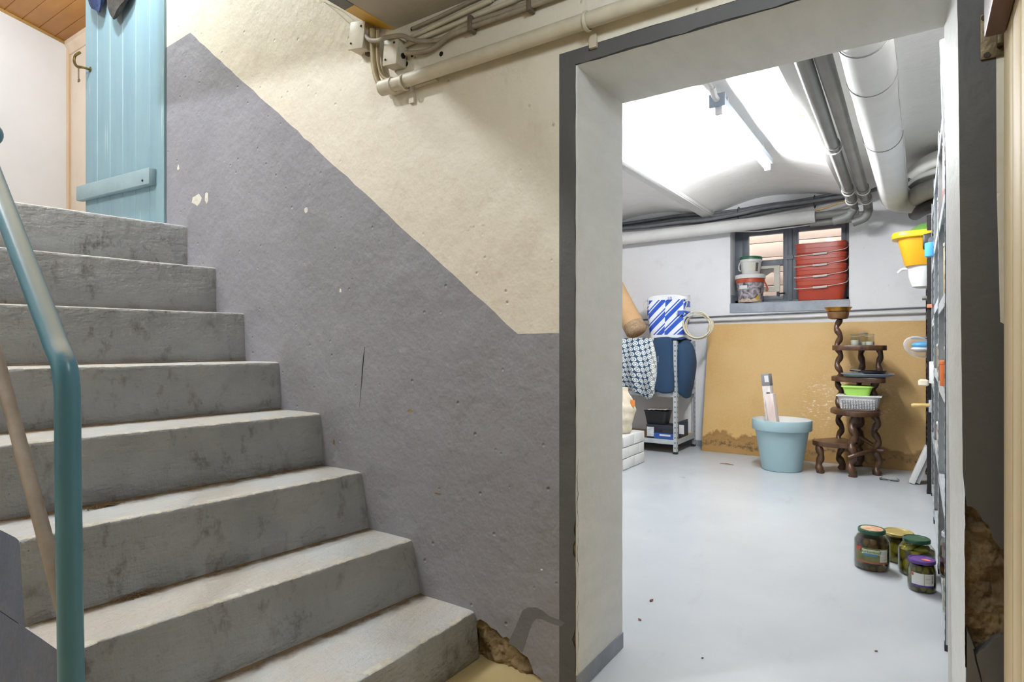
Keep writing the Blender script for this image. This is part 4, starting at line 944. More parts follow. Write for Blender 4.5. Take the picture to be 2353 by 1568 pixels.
for i, (px, r, h, lab) in enumerate(((1965, .036, .085, 'left glass preserving jar on the top shelf of the stand'), (1984, .034, .095, 'middle glass jar with a grey lid on the top shelf'), (1999, .034, .085, 'right glass jar on the top shelf of the stand'))):
    y = (5.92, 5.99, 5.90)[i]; c = Vector((at_y(px, 780, y).x, y, z4 + .0195))
    e = thing('glass_jar', lab, 'jar', c, 'glass jars on the plant stand')
    MB().lathe([(r * .9, 0), (r, .006), (r, h * .75), (r * .85, h * .86), (r * .95, h * .9), (r * .95, h)], c, 24, cap=False).build('glass', M_JARGLASS, e)
    MB().lathe([(r * .9, 0.001), (r * .93, .006), (r * .93, h * (.5, .3, .35)[i]), (r * .5, h * (.5, .3, .35)[i])], c, 20).build('contents', pm('pale_jar_contents', 'dcdfdb', 'c9ceca', 20, .4), e)
    MB().lathe([(r * 1.0, h), (r * 1.0, h + .008), (r * .6, h + .010)], c, 24).build('lid', (M_GLASS, pm('grey_tin_lid', '70757a', '5e6368', 9, .4), M_GLASS)[i], e)
    MB().tube([c + Vector((r * 1.0 * math.cos(a), r * 1.0 * math.sin(a), h * .88)) for a in [k * math.pi / 10 for k in range(20)]], .002, 5, closed=True).build('wire_clip', M_STEEL, e)
# trays on shelf three
yy = 5.76; z_ = z3 + .0195
q = Vector((at_y(1993, 860, yy).x, yy, z_))
e = thing('oven_tray', 'flat grey blue tray on the third shelf of the stand', 'tray', q); MB().lathe([(.55, 0), (.8, .004), (1.0, .026), (1.0, .030), (.96, .029), (.78, .008)], q, 40, sq=(.19, .13, 3.5)).build('tray', pm('blue_grey_enamel', '7d8894', '6c7783', 6, .3), e)
q2 = q + Vector((.04, .05, .031)); e = thing('frying_pan', 'black pan lying in the tray on the stand', 'pan', q2); MB().lathe([(.07, 0), (.085, .004), (.095, .022), (.09, .022), (.07, .006)], q2, 32).build('pan', M_DARK, e); MB().tube([q2 + Vector((-.09, 0, .018)), q2 + Vector((-.17, .01, .024))], .009, 8).build('handle', M_DARK, e)
# basket and green box on shelf two
q = Vector((at_y(1974, 930, 5.76).x, 5.76, z2 + .0195))
e = thing('plastic_basket', 'white perforated plastic basket on the middle shelf of the stand', 'basket', q)
b = MB().lathe([(.84, 0), (.86, .004), (.98, .105), (1.05, .108), (1.05, .114), (.96, .112), (.83, .012)], q, 44, sq=(.155, .115, 5), cap=False); b.f.append(tuple(range(44))); b.mi.append(0); b.build('body', M_WHITE, e)
b = MB()
for ix in range(13):
    for iz in range(6):
        x = q.x - .115 + ix * .019; z = q.z + .02 + iz * .013; b.box((x - .005, q.y - .117 - iz * .002, z - .0035), (x + .005, q.y - .104, z + .0035))
o = b.build('holes', pm('basket_hole_grey', 'c6c6c8', 'bdbdc0', 9), e); o['kind'] = 'stuff'
MB().box(q + Vector((-.16, -.125, .113)), q + Vector((.165, .125, .119))).build('lid', M_WHITE, e, bevel=.003)
q2 = q + Vector((-.01, -.0, .1195)); e = thing('food_box', 'lime green food box standing on the white basket', 'box', q2)
MB().lathe([(.74, 0), (.76, .004), (.93, .062), (.93, .064)], q2, 40, sq=(.115, .09, 5)).build('body', pm('lime_plastic', '9fd05a', '95c552', 5, .3), e)
MB().lathe([(.98, .064), (1.03, .067), (1.03, .076), (.97, .079)], q2, 40, sq=(.115, .09, 5)).build('lid', pm('pale_lime_plastic', 'b4de74', 'aad568', 5, .3), e)
# spectacles on the floor
g = fl(2043, 1106) ; g.z = .004
e = thing('spectacles', 'dark framed spectacles lying on the grey floor', 'spectacles', g); M_SP = pm('dark_spectacle_frame', '33363d', '282b31', 9, .3)
for s_ in (-1, 1):
    MB().tube([g + Vector((s_ * .034 + .027 * math.cos(a), .020 * math.sin(a) - s_ * .004, .004)) for a in [k * math.pi / 10 for k in range(20)]], .0028, 6, closed=True).build('rim', M_SP, e)
    MB().tube([g + Vector((s_ * .062, -s_ * .004, .004)), g + Vector((s_ * .066, .05, .003)), g + Vector((s_ * .05, .115, .001))], .0022, 6).build('temple', M_SP, e)
MB().tube([g + Vector((-.008, .004, .004)), g + Vector((0, .008, .006)), g + Vector((.008, .004, .004))], .0025, 6).build('bridge', M_SP, e)

# ================================================================== THINGS: shelving
def rack(name, label, x0, x1, y0, y1, h, levels, mat, front='y', holes=None, hole_mat=None, lip=.045, pw=.036, boardmat=None):
    e = thing(name, label, 'shelving', ((x0 + x1) / 2, (y0 + y1) / 2, 0))
    for X, sx in ((x0, 1), (x1, -1)):
        for Y, sy in ((y0, 1), (y1, -1)):
            b = MB().box((min(X, X + sx * pw), min(Y, Y + sy * .002), 0.004), (max(X, X + sx * pw), max(Y, Y + sy * .002), h))
            b.box((min(X, X + sx * .002), min(Y, Y + sy * pw), 0.004), (max(X, X + sx * .002), max(Y, Y + sy * pw), h))
            p = b.build('upright', mat, e)
            MB().box((min(X, X + sx * pw) - .002, min(Y, Y + sy * pw) - .002, 0), (max(X, X + sx * pw) + .002, max(Y, Y + sy * pw) + .002, .022)).build('foot_cap', M_DARK, p)
            if holes:
                hb_ = MB(); zc = .06
                while zc < h - .03:
                    cx, cy = X + sx * pw * .5, Y + sy * pw * .5
                    hb_.box((cx - .004, min(Y - sy * .0006, Y + sy * .0005), zc - .009), (cx + .004, max(Y - sy * .0006, Y + sy * .0005), zc + .009))
                    hb_.box((min(X - sx * .0006, X + sx * .0005), cy - .004, zc - .009), (max(X - sx * .0006, X + sx * .0005), cy + .004, zc + .009))
                    zc += holes
                o = hb_.build('slots', hole_mat or M_HOLE, p); o['kind'] = 'stuff'
    for z in levels:
        s = MB().box((x0 + .003, y0 + .003, z - .008), (x1 - .003, y1 - .003, z)).build('shelf', boardmat or mat, e)
        MB().box((x0 + .0025, y0 + .0025, z - lip), (x1 - .0025, y0 + .006, z + .002)).build('beam', mat, s, bevel=.001)
        MB().box((x0 + .0025, y1 - .006, z - lip), (x1 - .0025, y1 - .0025, z + .002)).build('beam', mat, s)
        MB().box((x0 + .0025, y0 + .006, z - lip), (x0 + .006, y1 - .006, z + .002)).build('beam', mat, s)
        MB().box((x1 - .006, y0 + .006, z - lip), (x1 - .0025, y1 - .006, z + .002)).build('beam', mat, s)
    return e
M_CHIP = pm('chipboard', 'c3a27a', 'b08f66', 40, .7, .2, 90)
RX, RY = at_z(1558, 1044, 0).x, at_z(1553, 1045, 0).y
zq = lambda px, py, y: at_y(px, py, y).z
L1, L2, L3 = zq(1553, 1013, RY), zq(1553, 903, RY), zq(1553, 790, RY)
rack('metal_shelf', 'low galvanised shelf unit in the cellar corner under the shopping bag', -2.83, RX, RY, YB - .03, zq(1553, 783, RY), (L1, L2, L3), M_STEEL, holes=.05, boardmat=M_CHIP)
# bottom shelf: cartons and a bin
def carton(name, label, lo, hi, mat, extras=()):
    e = thing(name, label, 'box', ((lo[0] + hi[0]) / 2, (lo[1] + hi[1]) / 2, lo[2]))
    MB().box(lo, (hi[0], hi[1], hi[2] - .03)).build('carton', mat, e, bevel=.002)
    MB().box((lo[0] - .003, lo[1] - .003, hi[2] - .045), (hi[0] + .003, hi[1] + .003, hi[2])).build('lid', mat, e, bevel=.002)
    for (n, a, c, m) in extras: MB().box(a, c).build(n, m, e)
    return e
yb0 = RY + .02
xa, xb2 = at_y(1486, 1000, yb0).x, at_y(1546, 1000, yb0).x
zt = zq(1500, 976, yb0); zb = L1 + .001
M_NAVY = pm('dark_navy_carton', '2b2d38', '23252f', 8, .5)
carton('shoe_box', 'dark shoe box with white and blue labels on the bottom shelf', (xa, yb0, zb), (xb2 + .01, yb0 + .22, zt), M_NAVY,
       [('blue_stripe', (at_y(1503, 1000, yb0).x, yb0 - .0045, zb + .002), (xb2 + .01, yb0 - .001, zq(1520, 996, yb0)), pm('royal_blue_card', '2f5aa5', '28509a', 8)),
        ('paper_label', (at_y(1487, 1000, yb0).x, yb0 - .006, zb + .018), (at_y(1503, 1000, yb0).x, yb0 - .0035, zq(1494, 981, yb0)), pm('printed_white_label', 'e2e4e6', 'a9b0b8', 70, .5, stretch=(.4, 1, 1.5))),
        ('paper_label', (at_y(1516, 1000, yb0).x, yb0 - .006, zb + .03), (at_y(1541, 1000, yb0).x, yb0 - .0045, zq(1530, 999, yb0)), pm('white_label', 'dcdcd6', 'd0d0ca', 8)),
        ('grip_hole', (at_y(1517, 1000, yb0).x, yb0 - .004, zt - .065), (at_y(1522, 1000, yb0).x, yb0 - .0005, zt - .05), M_HOLE)])
carton('shoe_box', 'blue black carton at the right end of the bottom shelf', (xb2 + .025, yb0 + .10, zb), (RX - .04, yb0 + .40, zt + .03), pm('slate_blue_carton', '3a4152', '30374a', 8, .5),
       [('printed_flash', (xb2 + .03, yb0 + .0955, zb + .05), (xb2 + .08, yb0 + .0965, zb + .14), M_WHITE)])
q = Vector((at_y(1512, 960, yb0 + .09).x, yb0 + .09, zt + .001)); e = thing('storage_bin', 'black tapered bin of papers on the shoe box', 'bin', q)
b = MB().lathe([(.78, 0), (.8, .003), (.98, .125), (1.03, .127), (1.03, .135), (.96, .133), (.8, .02)], q, 40, sq=(.125, .085, 6), cap=False); b.f.append(tuple(range(40))); b.mi.append(0); b.build('body', pm('black_plastic', '232427', '1b1c1f', 8, .4), e)
tag(MB().grid(14, 8, lambda a, b: (q.x - .105 + .21 * a, q.y - .07 + .14 * b, q.z + .138 + .022 * abs(noise.noise(Vector((a * 5, b * 4, 1)))) + .012 * a)).build('crumpled_paper', pm('newsprint', 'd7d6d2', 'a4a3a0', 40, .7, .3, 30), solid=.003), 'crumpled newspaper filling the black bin', 'paper')
gy = RY + .06
tag(MB().box((at_y(1518, 900, gy).x, gy, L2 + .001), (at_y(1540, 900, gy).x, gy + .05, zq(1530, 890, gy))).build('paperback', pm('lime_cover', 'b5bf4a', 'a6b03f', 8), bevel=.002), 'lime yellow book edge below the navy cloth', 'book')
tag(MB().box((at_y(1541, 900, gy).x, gy + .02, L2 + .001), (at_y(1549, 900, gy).x, gy + .2, zq(1545, 889, gy))).build('paperback', pm('brown_cover', '7a5236', '6b4630', 8), bevel=.002), 'brown book edge beside the lime yellow one', 'book')

# draped cloths
def navymat():
    k = NT('navy_knit'); w = k.n('ShaderNodeTexWave', {'Vector': k.P(), 'Scale': 70.0, 'Distortion': 1.0}, bands_direction='Z').outputs['Fac']
    return k.fin(k.mix(w, '16304a', '1d3c59'), .85, k.bump(w, .3, .004))
M_NAVYC = navymat()
def drape(name, label, cat, path, ztop, zbot, fold, mat, thick, nv=30, nu=90, bulge=None, seed=0):
    P = smooth_path([Vector((x, y, 0)) for x, y in path], 8); n = len(P) - 1
    def fn(a, b):
        i = min(int(a * n), n - 1); f = a * n - i; p = P[i].lerp(P[i + 1], f); t = (P[i + 1] - P[i]).normalized(); nn = Vector((t.y, -t.x, 0))
        zb_ = zbot(a); z = ztop(a) + (zb_ - ztop(a)) * b
        d = fold * (.35 + .65 * b) * (math.sin(a * 21 + seed + b * .9) * .7 + noise.noise(Vector((a * 7, b * 2, seed))) * .8)
        d += (bulge(a, b) if bulge else 0)
        if b < .12: d -= (1 - b / .12) ** 2 * .03
        return Vector((p.x, p.y, z)) + nn * d
    return tag(MB().grid(nu, nv, fn, uv=True).build(name, mat, ang=80, solid=thick), label, cat)
def X_(px, y): return at_y(px, 850, y).x
y1 = RY - .022
nv_ = drape('navy_drape', 'navy blanket draped over the corner of the low shelf unit', 'cloth',
      [(X_(1503, y1), y1 - .02), (X_(1520, y1), y1 - .03), (X_(1540, y1), y1 - .005), (X_(1552, RY + .05), RY + .05), (RX + .035, RY + .09), (X_(1584, 5.98), 5.98), (X_(1578, 6.2), 6.2)],
      lambda a: L3 + .05 + .012 * math.sin(a * 6), lambda a: (L2 + .045 - .05 * math.sin(min(1, a / .48) * math.pi) if a < .5 else L2 + .03 - .09 * math.sin((a - .5) * 2 * math.pi)), .016, M_NAVYC, .016,
      bulge=lambda a, b: .075 * math.sin(math.pi * b ** .8) * max(0, math.sin((a - .45) / .55 * math.pi)) if a > .45 else .02 * b, seed=1)
e_ = MB().grid(16, 6, lambda a, b: (X_(1515, y1) + (RX + .05 - X_(1515, y1)) * a, y1 + .02 + .3 * b, L3 + .042 + .02 * math.sin(a * 9) * math.sin(b * 5)))
blk = thing('navy_blanket', 'navy blanket draped over the corner of the low shelf unit', 'blanket', (RX - .1, RY + .1, L3))
e_.build('folded_top', M_NAVYC, blk, ang=80, solid=.014)
for key_ in ('label', 'category'): del nv_[key_]
nv_.parent = blk; nv_.matrix_parent_inverse = Matrix.Translation(blk.location).inverted()
def ringmat():
    k = NT('blue_white_ring_print'); uv = k.mp(k.uv(), (11, 11, 1), (0, 0, .3)); S = k.sep(uv)
    fx_ = k.math('SUBTRACT', k.math('FRACT', S[0]), .5); row = k.math('FLOOR', S[1]); fy_ = k.math('SUBTRACT', k.math('FRACT', S[1]), .5)
    r = k.math('SQRT', k.math('ADD', k.math('MULTIPLY', fx_, fx_), k.math('MULTIPLY', fy_, fy_)))
    ring = k.math('MULTIPLY', k.ramp(r, .24, .28), k.ramp(r, .46, .42)); dot = k.ramp(r, .19, .15)
    pale = k.math('MAXIMUM', ring, dot)
    side = k.sep(k.uv())[0]
    dark = k.mix(k.ramp(side, .72, .78), '2b4560', '8d8f8a')
    return k.fin(k.mix(pale, dark, 'd9dcd8'), .8, k.bump(k.noise(150, None, 2), .15, .003))
y2 = RY - .06
drape('patterned_cloth', 'blue and white ring patterned duvet hanging from the low shelf', 'cloth',
      [(X_(1395, y2 - .05), y2 - .05), (X_(1432, y2), y2), (X_(1468, y2), y2 + .0), (X_(1496, y2), y2 + .02), (X_(1508, y2 + .03), y2 + .05)],
      lambda a: L3 + .05, lambda a: L2 + .01 - .08 * math.exp(-((a - .66) / .16) ** 2) + .12 * max(0, .45 - a) + .5 * max(0, a - .85), .035, ringmat(), .02, bulge=lambda a, b: .05 * math.sin(math.pi * b), seed=4)
# shopping bag
def bagmat():
    k = NT('blue_white_striped_bag'); S = k.sep(k.obj()); x, z = S[0], S[2]
    blk = k.math('FLOOR', k.math('MULTIPLY', k.math('ADD', x, k.math('MULTIPLY', z, .0)), 5.5))
    u = k.math('ADD', k.math('MULTIPLY', k.math('SUBTRACT', z, k.math('MULTIPLY', x, 1.0)), 6.5), k.math('MULTIPLY', blk, .37))
    f = k.math('FRACT', u); st = k.math('MAXIMUM', k.math('GREATER_THAN', f, .62), k.math('MULTIPLY', k.math('GREATER_THAN', f, .40), k.math('LESS_THAN', f, .50)))
    col = k.mix(st, '2450b4', 'e4e7ec')
    top = k.math('GREATER_THAN', z, .385)
    col = k.mix(top, col, 'e2e4e6'); col = k.mix(k.math('LESS_THAN', z, .03), col, 'e4e7ec')
    return k.fin(col, .35, k.bump(k.noise(14, None, 4), .35, .02))
yB = RY + .28
bxa, bxb = X_(1491, yB), X_(1583, yB); bz0 = L3 + .06; bh = zq(1540, 682, yB) - bz0
bag = thing('shopping_bag', 'blue and white striped shopping bag on top of the low shelf', 'bag', ((bxa + bxb) / 2, yB, bz0))
def bagfn(a, b):
    ang = 2 * math.pi * a; ca, sa = math.cos(ang), math.sin(ang); e = .45
    w = (bxb - bxa) / 2 * (.82 + .18 * min(1, b * 1.6)); d = .12 * (1 - .25 * b)
    x = w * math.copysign(abs(ca) ** e, ca); y = d * math.copysign(abs(sa) ** e, sa)
    n = noise.noise(Vector((ca * 1.5, sa * 1.5, b * 4))) * .022
    return (x * (1 + n * .5), y * (1 + n * 3) + n * .5, bh * b + .012 * b * math.sin(ang * 3))
bb = MB().grid(60, 24, bagfn); bb.f.append(tuple(range(60))); bb.mi.append(0)
bb.build('sack', bagmat(), bag, local=True, ang=70)
for s_ in (-1, 1):
    MB().tube(smooth_path([(s_ * .19, -.09, bh * .93), (s_ * .225, -.1, bh * .85), (s_ * .215, -.11, bh * .72), (s_ * .2, -.1, bh * .66)], 5), .008, 6, flat=.4).build('strap', pm('beige_strap', 'cbc6b6', 'bdb7a5', 9), bag, local=True)
vs_, fs_ = text_verts('10', .05)
MB().add([(x + .05, -.112 + .0 * y, y + bh * .93) for x, y, z in vs_], fs_).build('lettering', pm('blue_print', '3a5fb0', '3257a6', 9), bag, local=True, fixn=False)
MB().box((.14, -.135, .23), (.20, -.115, .27)).build('logo_patch', pm('blue_print', '3a5fb0', '3257a6', 9), bag, local=True)
# hose coil hanging beside the bag
hc = at_y(1603, 748, yB - .08)
hose = thing('hose_coil', 'coil of thin beige hose hanging beside the striped bag', 'hose', hc); pts = []
for k in range(110):
    a = k / 110 * 2 * math.pi * 3.0 + .6; r = .13 + .018 * math.sin(k * .13)
    pts.append(hc + Vector((math.cos(a) * r * 1.0 + .01 * math.sin(k * .05), -.02 + k * .0006, math.sin(a) * r * .93 + .006 * math.cos(k * .09))))
MB().tube(pts, .0075, 8).build('tube', pm('beige_hose', 'd2cab0', 'c6bd9f', 8, .45), hose, ang=60)
MB().tube([at_y(1582, 727, yB - .08), at_y(1593, 722, yB - .08)], .018, 10).build('coupling', M_STEEL, hose)
MB().tube([at_y(1570, 716, yB - .07), at_y(1588, 720, yB - .08)], .012, 8).build('tap_lever', pm('royal_blue_card', '2f5aa5', '28509a'), hose)
# carpet roll leaning over the cloth
ca_, cb_ = at_y(1463, 762, RY + .12), at_y(1372, 590, RY + .30)
roll = thing('carpet_roll', 'thick tan carpet roll leaning behind the patterned duvet', 'roll', ca_)
dv = (cb_ - ca_).normalized()
M_ROLL = pm('tan_roll_paper', 'c9a57a', 'bb9568', 6, .7, .1, 40); M_FUZZ = pm('fuzzy_carpet_end', 'b59a7b', '94795c', 50, .95, .8, 80)
MB().tube([ca_, ca_ + dv * .95], [.112, .112], 28).build('wrapped_roll', M_ROLL, roll, ang=60)
MB().tube([ca_ - dv * .035, ca_ - dv * .02, ca_ + dv * .001, ca_ + dv * .09], [.06, .095, .1125, .113], 28).build('roll_end', M_FUZZ, roll, ang=60)

# ---- whitewashed brick plinth with a sack
PX, PY1 = at_z(1481, 1062, 0).x, at_z(1481, 1062, 0).y; PZ = at_y(1481, 989, PY1).z
pl = thing('brick_plinth', 'low whitewashed brick plinth at the left of the cellar', 'plinth', (PX - .3, PY1 - .5, 0))
M_BRICK = plaster('whitewashed_brick', 'd9d9d7', 'cfcfcd', 'b9b4ab', .5)
MB().box((PX - .7, PY1 - 1.2, 0), (PX - .012, PY1 - .01, PZ - .012)).build('mortar_core', pm('whitewashed_mortar', 'bdbdba', 'b0b0ac', 12, .8, .4, 60), pl)
hgt = PZ / 3
base_brick = None
for c in range(3):
    y = PY1 - (0 if c % 2 else .12)
    yy = PY1
    first = .118 if c % 2 else .24
    while yy > PY1 - 1.18:
        ln = first; first = .24
        o = MB().box((PX - .115 + rnd.uniform(-.002, .002), yy - ln + .004, c * hgt + .003), (PX + rnd.uniform(-.003, .003), yy - .004, (c + 1) * hgt - .004)).build('brick', M_BRICK, pl, bevel=.006)
        yy -= ln
for r_ in range(10):
    for c_ in range(2):
        MB().box((PX - .125 - (c_ + 1) * .24, PY1 - (r_ + 1) * .118 + .003, PZ - .05), (PX - .125 - c_ * .24 - .006, PY1 - r_ * .118 - .003, PZ)).build('brick', M_BRICK, pl, bevel=.006)
sc_ = at_y(1420, 940, 5.0); sc_ = Vector((sc_.x - .02, 5.0, PZ))
sack = thing('canvas_sack', 'creased pale canvas sack standing on the brick plinth', 'sack', sc_)
def sackfn(a, b):
    ang = 2 * math.pi * a; r = .165 * (.75 + .25 * math.sin(min(1, b * 2.2) * math.pi / 2)) * (1 - .35 * max(0, b - .6) / .4)
    r *= 1 + .10 * noise.noise(Vector((math.cos(ang) * 2, math.sin(ang) * 2, b * 5))) + .03 * math.sin(b * 26 + ang)
    return (sc_.x + r * math.cos(ang), sc_.y + r * .8 * math.sin(ang), sc_.z + .40 * b)
b = MB().grid(40, 24, sackfn); b.f.append(tuple(range(40))); b.mi.append(0); b.f.append(tuple(24 * 41 + k for k in range(40))); b.mi.append(0)
b.build('canvas', pm('creased_canvas', 'd3c9b4', 'c2b69d', 9, .85, .5, 24), sack, ang=70)
oz = at_y(1454, 927, 4.98)
MB().box((oz.x - .02, 4.975, oz.z - .03), (oz.x + .018, 4.99, oz.z + .028)).build('orange_tag', pm('orange_tag', 'e08a45', 'd57d38', 8), sack, bevel=.003)

# ---- metal racks along the right wall
RXF = 0.078
black = rack('metal_rack', 'black perforated metal rack at the far end of the right wall', .052, .47, 5.26, 6.1, 2.0, (.12, .52, .92, 1.32, 1.55), M_DARK, holes=.043, hole_mat=M_WHITE, pw=.06)
galv = []
for y0_, y1_, lab, lv in ((4.46, 5.24, 'galvanised rack next to the black perforated rack', (.08, .45, .82, 1.24, 1.62, 2.0)), (3.51, 4.44, 'middle galvanised rack along the right wall', (.08, .50, .93, 1.30, 1.66, 2.02)), (2.60, 3.49, 'nearest galvanised rack by the doorway', (.08, .47, .90, 1.26, 1.64, 2.0))):
    galv.append(rack('metal_rack', lab, RXF, .47, y0_, y1_, 2.07, lv, M_STEEL, holes=.05, pw=.034))
# goods on the racks
def tin(label, c, r, h, mats, cat='tin', lid=True, name='food_tin'):
    e = thing(name, label, cat, c)
    MB().lathe([(r * .97, 0), (r, .003), (r, h * .96), (r * .97, h * .97), (r * .97, h)], c, 24).build('body', mats[0], e)
    if lid: MB().lathe([(r * 1.03, h), (r * 1.03, h + .012), (r * .95, h + .014)], c, 24).build('lid', mats[1], e)
    return e
W_ = M_WHITE
tin('red and white tube standing high on the nearest rack', Vector((RXF + .055, 3.25, 1.642)), .045, .30, (pm('red_white_print', 'e8e3de', 'b5553c', 14, .4, stretch=(.1, .1, 1)), W_), 'container', name='canister')
tin('sky blue plastic cup on the top of the galvanised rack', Vector((RXF + .0, 4.60, 1.622)), .045, .085, (pm('sky_blue_plastic', '58a6d8', '4d9bcd', 5, .35), pm('sky_blue_plastic', '58a6d8', '4d9bcd')), 'cup', False, 'plastic_cup')
tin('cream paper bag of flour on the nearest rack', Vector((RXF + .05, 2.95, 1.262)), .045, .20, (pm('flour_paper', 'd9c7a2', 'c2a97c', 12, .7, .3, 30), pm('cream_label', 'd8d4c4', 'cbc6b4')), 'flour bag', True, 'flour_bag')
tin('orange jar on the middle shelf of the nearest rack', Vector((RXF + .04, 3.05, .902)), .045, .09, (pm('orange_plastic', 'e3742c', 'd66a25', 5, .4), pm('orange_plastic', 'e3742c', 'd66a25')), 'jar', True, 'plastic_jar')
tin('brown bottle jar with white label on the nearest rack', Vector((RXF + .05, 2.85, .902)), .045, .15, (pm('brown_glass', '5a3020', '472618', 8, .2), M_WHITE), 'jar', True, 'sauce_jar')
tin('tan tin on the middle galvanised rack', Vector((RXF + .05, 3.75, .932)), .05, .13, (pm('tan_tin', 'a08a62', '8b7650', 14, .4), M_STEEL), name='food_tin')
tin('mottled brown jar on the middle galvanised rack', Vector((RXF + .06, 3.95, .932)), .05, .12, (pm('mottled_brown', '8c6a4c', '4f3a2c', 30, .4), M_WHITE), 'jar', True, 'sauce_jar')
tin('white tub with print low on the middle rack', Vector((RXF + .055, 3.80, .502)), .055, .16, (pm('printed_white_tub', 'd8d4cc', '8f6f68', 22, .4), M_WHITE), 'tub', True, 'plastic_tub')
tin('peach coloured pot low on the middle rack', Vector((RXF + .06, 4.1, .502)), .05, .10, (pm('peach_plastic', 'dfae8c', 'd39f7b', 8, .4), pm('cream_label', 'd8d4c4', 'cbc6b4')), 'pot', True, 'plastic_pot')
tin('white stacked cups on the rack next to the black one', Vector((RXF + .03, 4.75, .822)), .05, .14, (W_, W_), 'cup', False, 'stacked_cups')
tin('pale round tin high on the middle galvanised rack', Vector((RXF + .06, 3.85, 1.662)), .055, .16, (pm('pale_tin', 'ccc8be', 'a8a69c', 12, .4), M_STEEL), name='food_tin')
tin('beige tin on the upper shelf of the nearest rack', Vector((RXF + .07, 3.05, 1.642)), .05, .15, (pm('beige_tin', 'c7b596', 'b3a07e', 12, .4), M_STEEL), name='food_tin')
tag(MB().tube([(RXF + .025, 2.655, 1.2), (RXF - .004, 2.652, 2.16)], .012, 10).build('metal_pole', M_STEEL, ang=60), 'thin metal pole leaning on the nearest rack upright', 'pole')
for i, (x, y, h) in enumerate(((.30, 3.0, .22), (.30, 3.9, .24), (.30, 4.8, .2))):
    tag(MB().box((x - .12, y - .16, .093 + (.0, .0, .0)[i]), (x + .1, y + .16, .093 + h)).build('carton', M_CHIP, bevel=.003), ['brown carton low on the nearest rack', 'brown carton low on the middle rack', 'brown carton low on the rack beside the black one'][i], 'box', 'cartons on the racks')
# things hung on and pushed into the black rack
yk = 5.42
yc = Vector((at_y(2118, 560, yk).x + .02, yk, zq(2110, 612, yk)))
bkt = thing('mop_bucket', 'yellow bucket with a wide rim sticking out of the black rack', 'bucket', yc)
M_YEL = pm('yellow_plastic', 'e3a81c', 'dba018', 4, .35)
hh = zq(2110, 545, yk) - yc.z
MB().lathe([(.72, 0), (.74, .004), (1.0, hh - .03), (1.02, hh)], yc, 36, sq=(.17, .13, 3.2)).build('body', M_YEL, bkt)
MB().lathe([(1.0, hh - .02), (1.22, hh - .012), (1.25, hh + .012), (1.2, hh + .03), (1.0, hh + .032)], yc, 36, sq=(.17, .13, 3.2)).build('rim', pm('bright_yellow_plastic', 'ecc021', 'e4b61b', 4, .35), bkt)
tag(MB().lathe([(.02, .05), (.55, .045), (1.0, 0), (1.02, .006), (.55, .055), (.02, .062)], yc + Vector((.05, 0, hh + .034)), 36, sq=(.16, .12, 2.4)).build('serving_plate', pm('green_plastic', '6f9f4f', '649446', 5, .4)), 'green dish upside down on the yellow bucket', 'dish')
pcx = Vector((yc.x + .075, yk - .17, yc.z + hh * .45)); e = thing('device', 'small black device hanging in front of the yellow bucket', 'device', pcx)
MB().box(pcx + Vector((-.09, -.03, 0)), pcx + Vector((.09, .025, .11))).build('body', pm('black_plastic', '232427', '1b1c1f'), e, bevel=.012)
MB().tube([pcx + Vector((-.03, -.032, .055)), pcx + Vector((-.03, -.05, .055))], .03, 16).build('lens', M_GREYWIN, e)
MB().box(pcx + Vector((-.07, -.028, -.05)), pcx + Vector((.09, .02, -.002))).build('base', pm('grey_device_plastic', '8c93a0', '5f6671', 10, .4), e, bevel=.006)
wb = Vector((at_y(2124, 640, yk).x, yk + .02, zq(2115, 662, yk))); e = thing('enamel_pot', 'white enamel pot with side handle below the yellow bucket', 'pot', wb)
hh2 = zq(2115, 612, yk) - wb.z
MB().lathe([(.05, 0), (.075, .01), (.098, hh2 * .5), (.102, hh2 - .006), (.108, hh2), (.09, hh2)], wb, 32).build('body', M_WHITE, e)
MB().tube(smooth_path([wb + Vector((-.10, 0, hh2 - .01)), wb + Vector((-.14, 0, hh2 - .015)), wb + Vector((-.165, 0, hh2 - .04))], 4), .010, 8).build('handle', M_WHITE, e)
gb_ = Vector((wb.x, wb.y, yc.z - .078)); tag(MB().lathe([(.05, 0), (.06, .004), (.084, .04), (.096, .075), (.09, .075)], gb_, 28).build('grey_bowl', pm('slate_plastic', '555c66', '4a515b', 6, .4)), 'slate grey bowl between the white pot and the yellow bucket', 'bowl')
tag(MB().box((at_y(2119, 677, yk).x, yk - .08, wb.z - .085), (RXF + .05, yk + .12, wb.z - .065)).build('tray', M_GREYPIPE, bevel=.003), 'flat grey tray edge under the white enamel pot', 'tray')
tag(MB().box((at_y(2130, 705, 5.24).x, 5.22, zq(2130, 708, 5.24)), (RXF + .06, 5.27, zq(2130, 700, 5.24))).build('orange_clip', pm('coral_plastic', 'e8825f', 'de7752', 8, .4), bevel=.003), 'coral clip on the black rack beside the wall pipe', 'clip')
fb = Vector((at_y(2122, 795, yk).x, yk - .05, zq(2118, 812, yk))); e = thing('film_wrapped_pack', 'clear film bag of blue and white packs hanging on the black rack', 'bag', fb)
M_FILM = glass_mat('cling_film', 'f6f6f6', .25)
t_ = M_FILM.node_tree; gl_ = [n for n in t_.nodes if n.type == 'BSDF_GLOSSY'][0]; df_ = t_.nodes.new('ShaderNodeBsdfDiffuse'); df_.inputs[0].default_value = lin('e8e8ea')
for l_ in list(t_.links):
    if l_.from_node == gl_: t_.links.new(df_.outputs[0], l_.to_socket)
MB().ell(fb + Vector((-.03, 0, .045)), (.10, .07, .075), 22, M=Matrix.Rotation(.5, 3, 'Y')).build('film', M_FILM, e)
MB().ell(fb + Vector((0, .01, .06)), (.075, .05, .028), 18).build('blue_pack', pm('sky_blue_plastic', '58a6d8', '4d9bcd'), e)
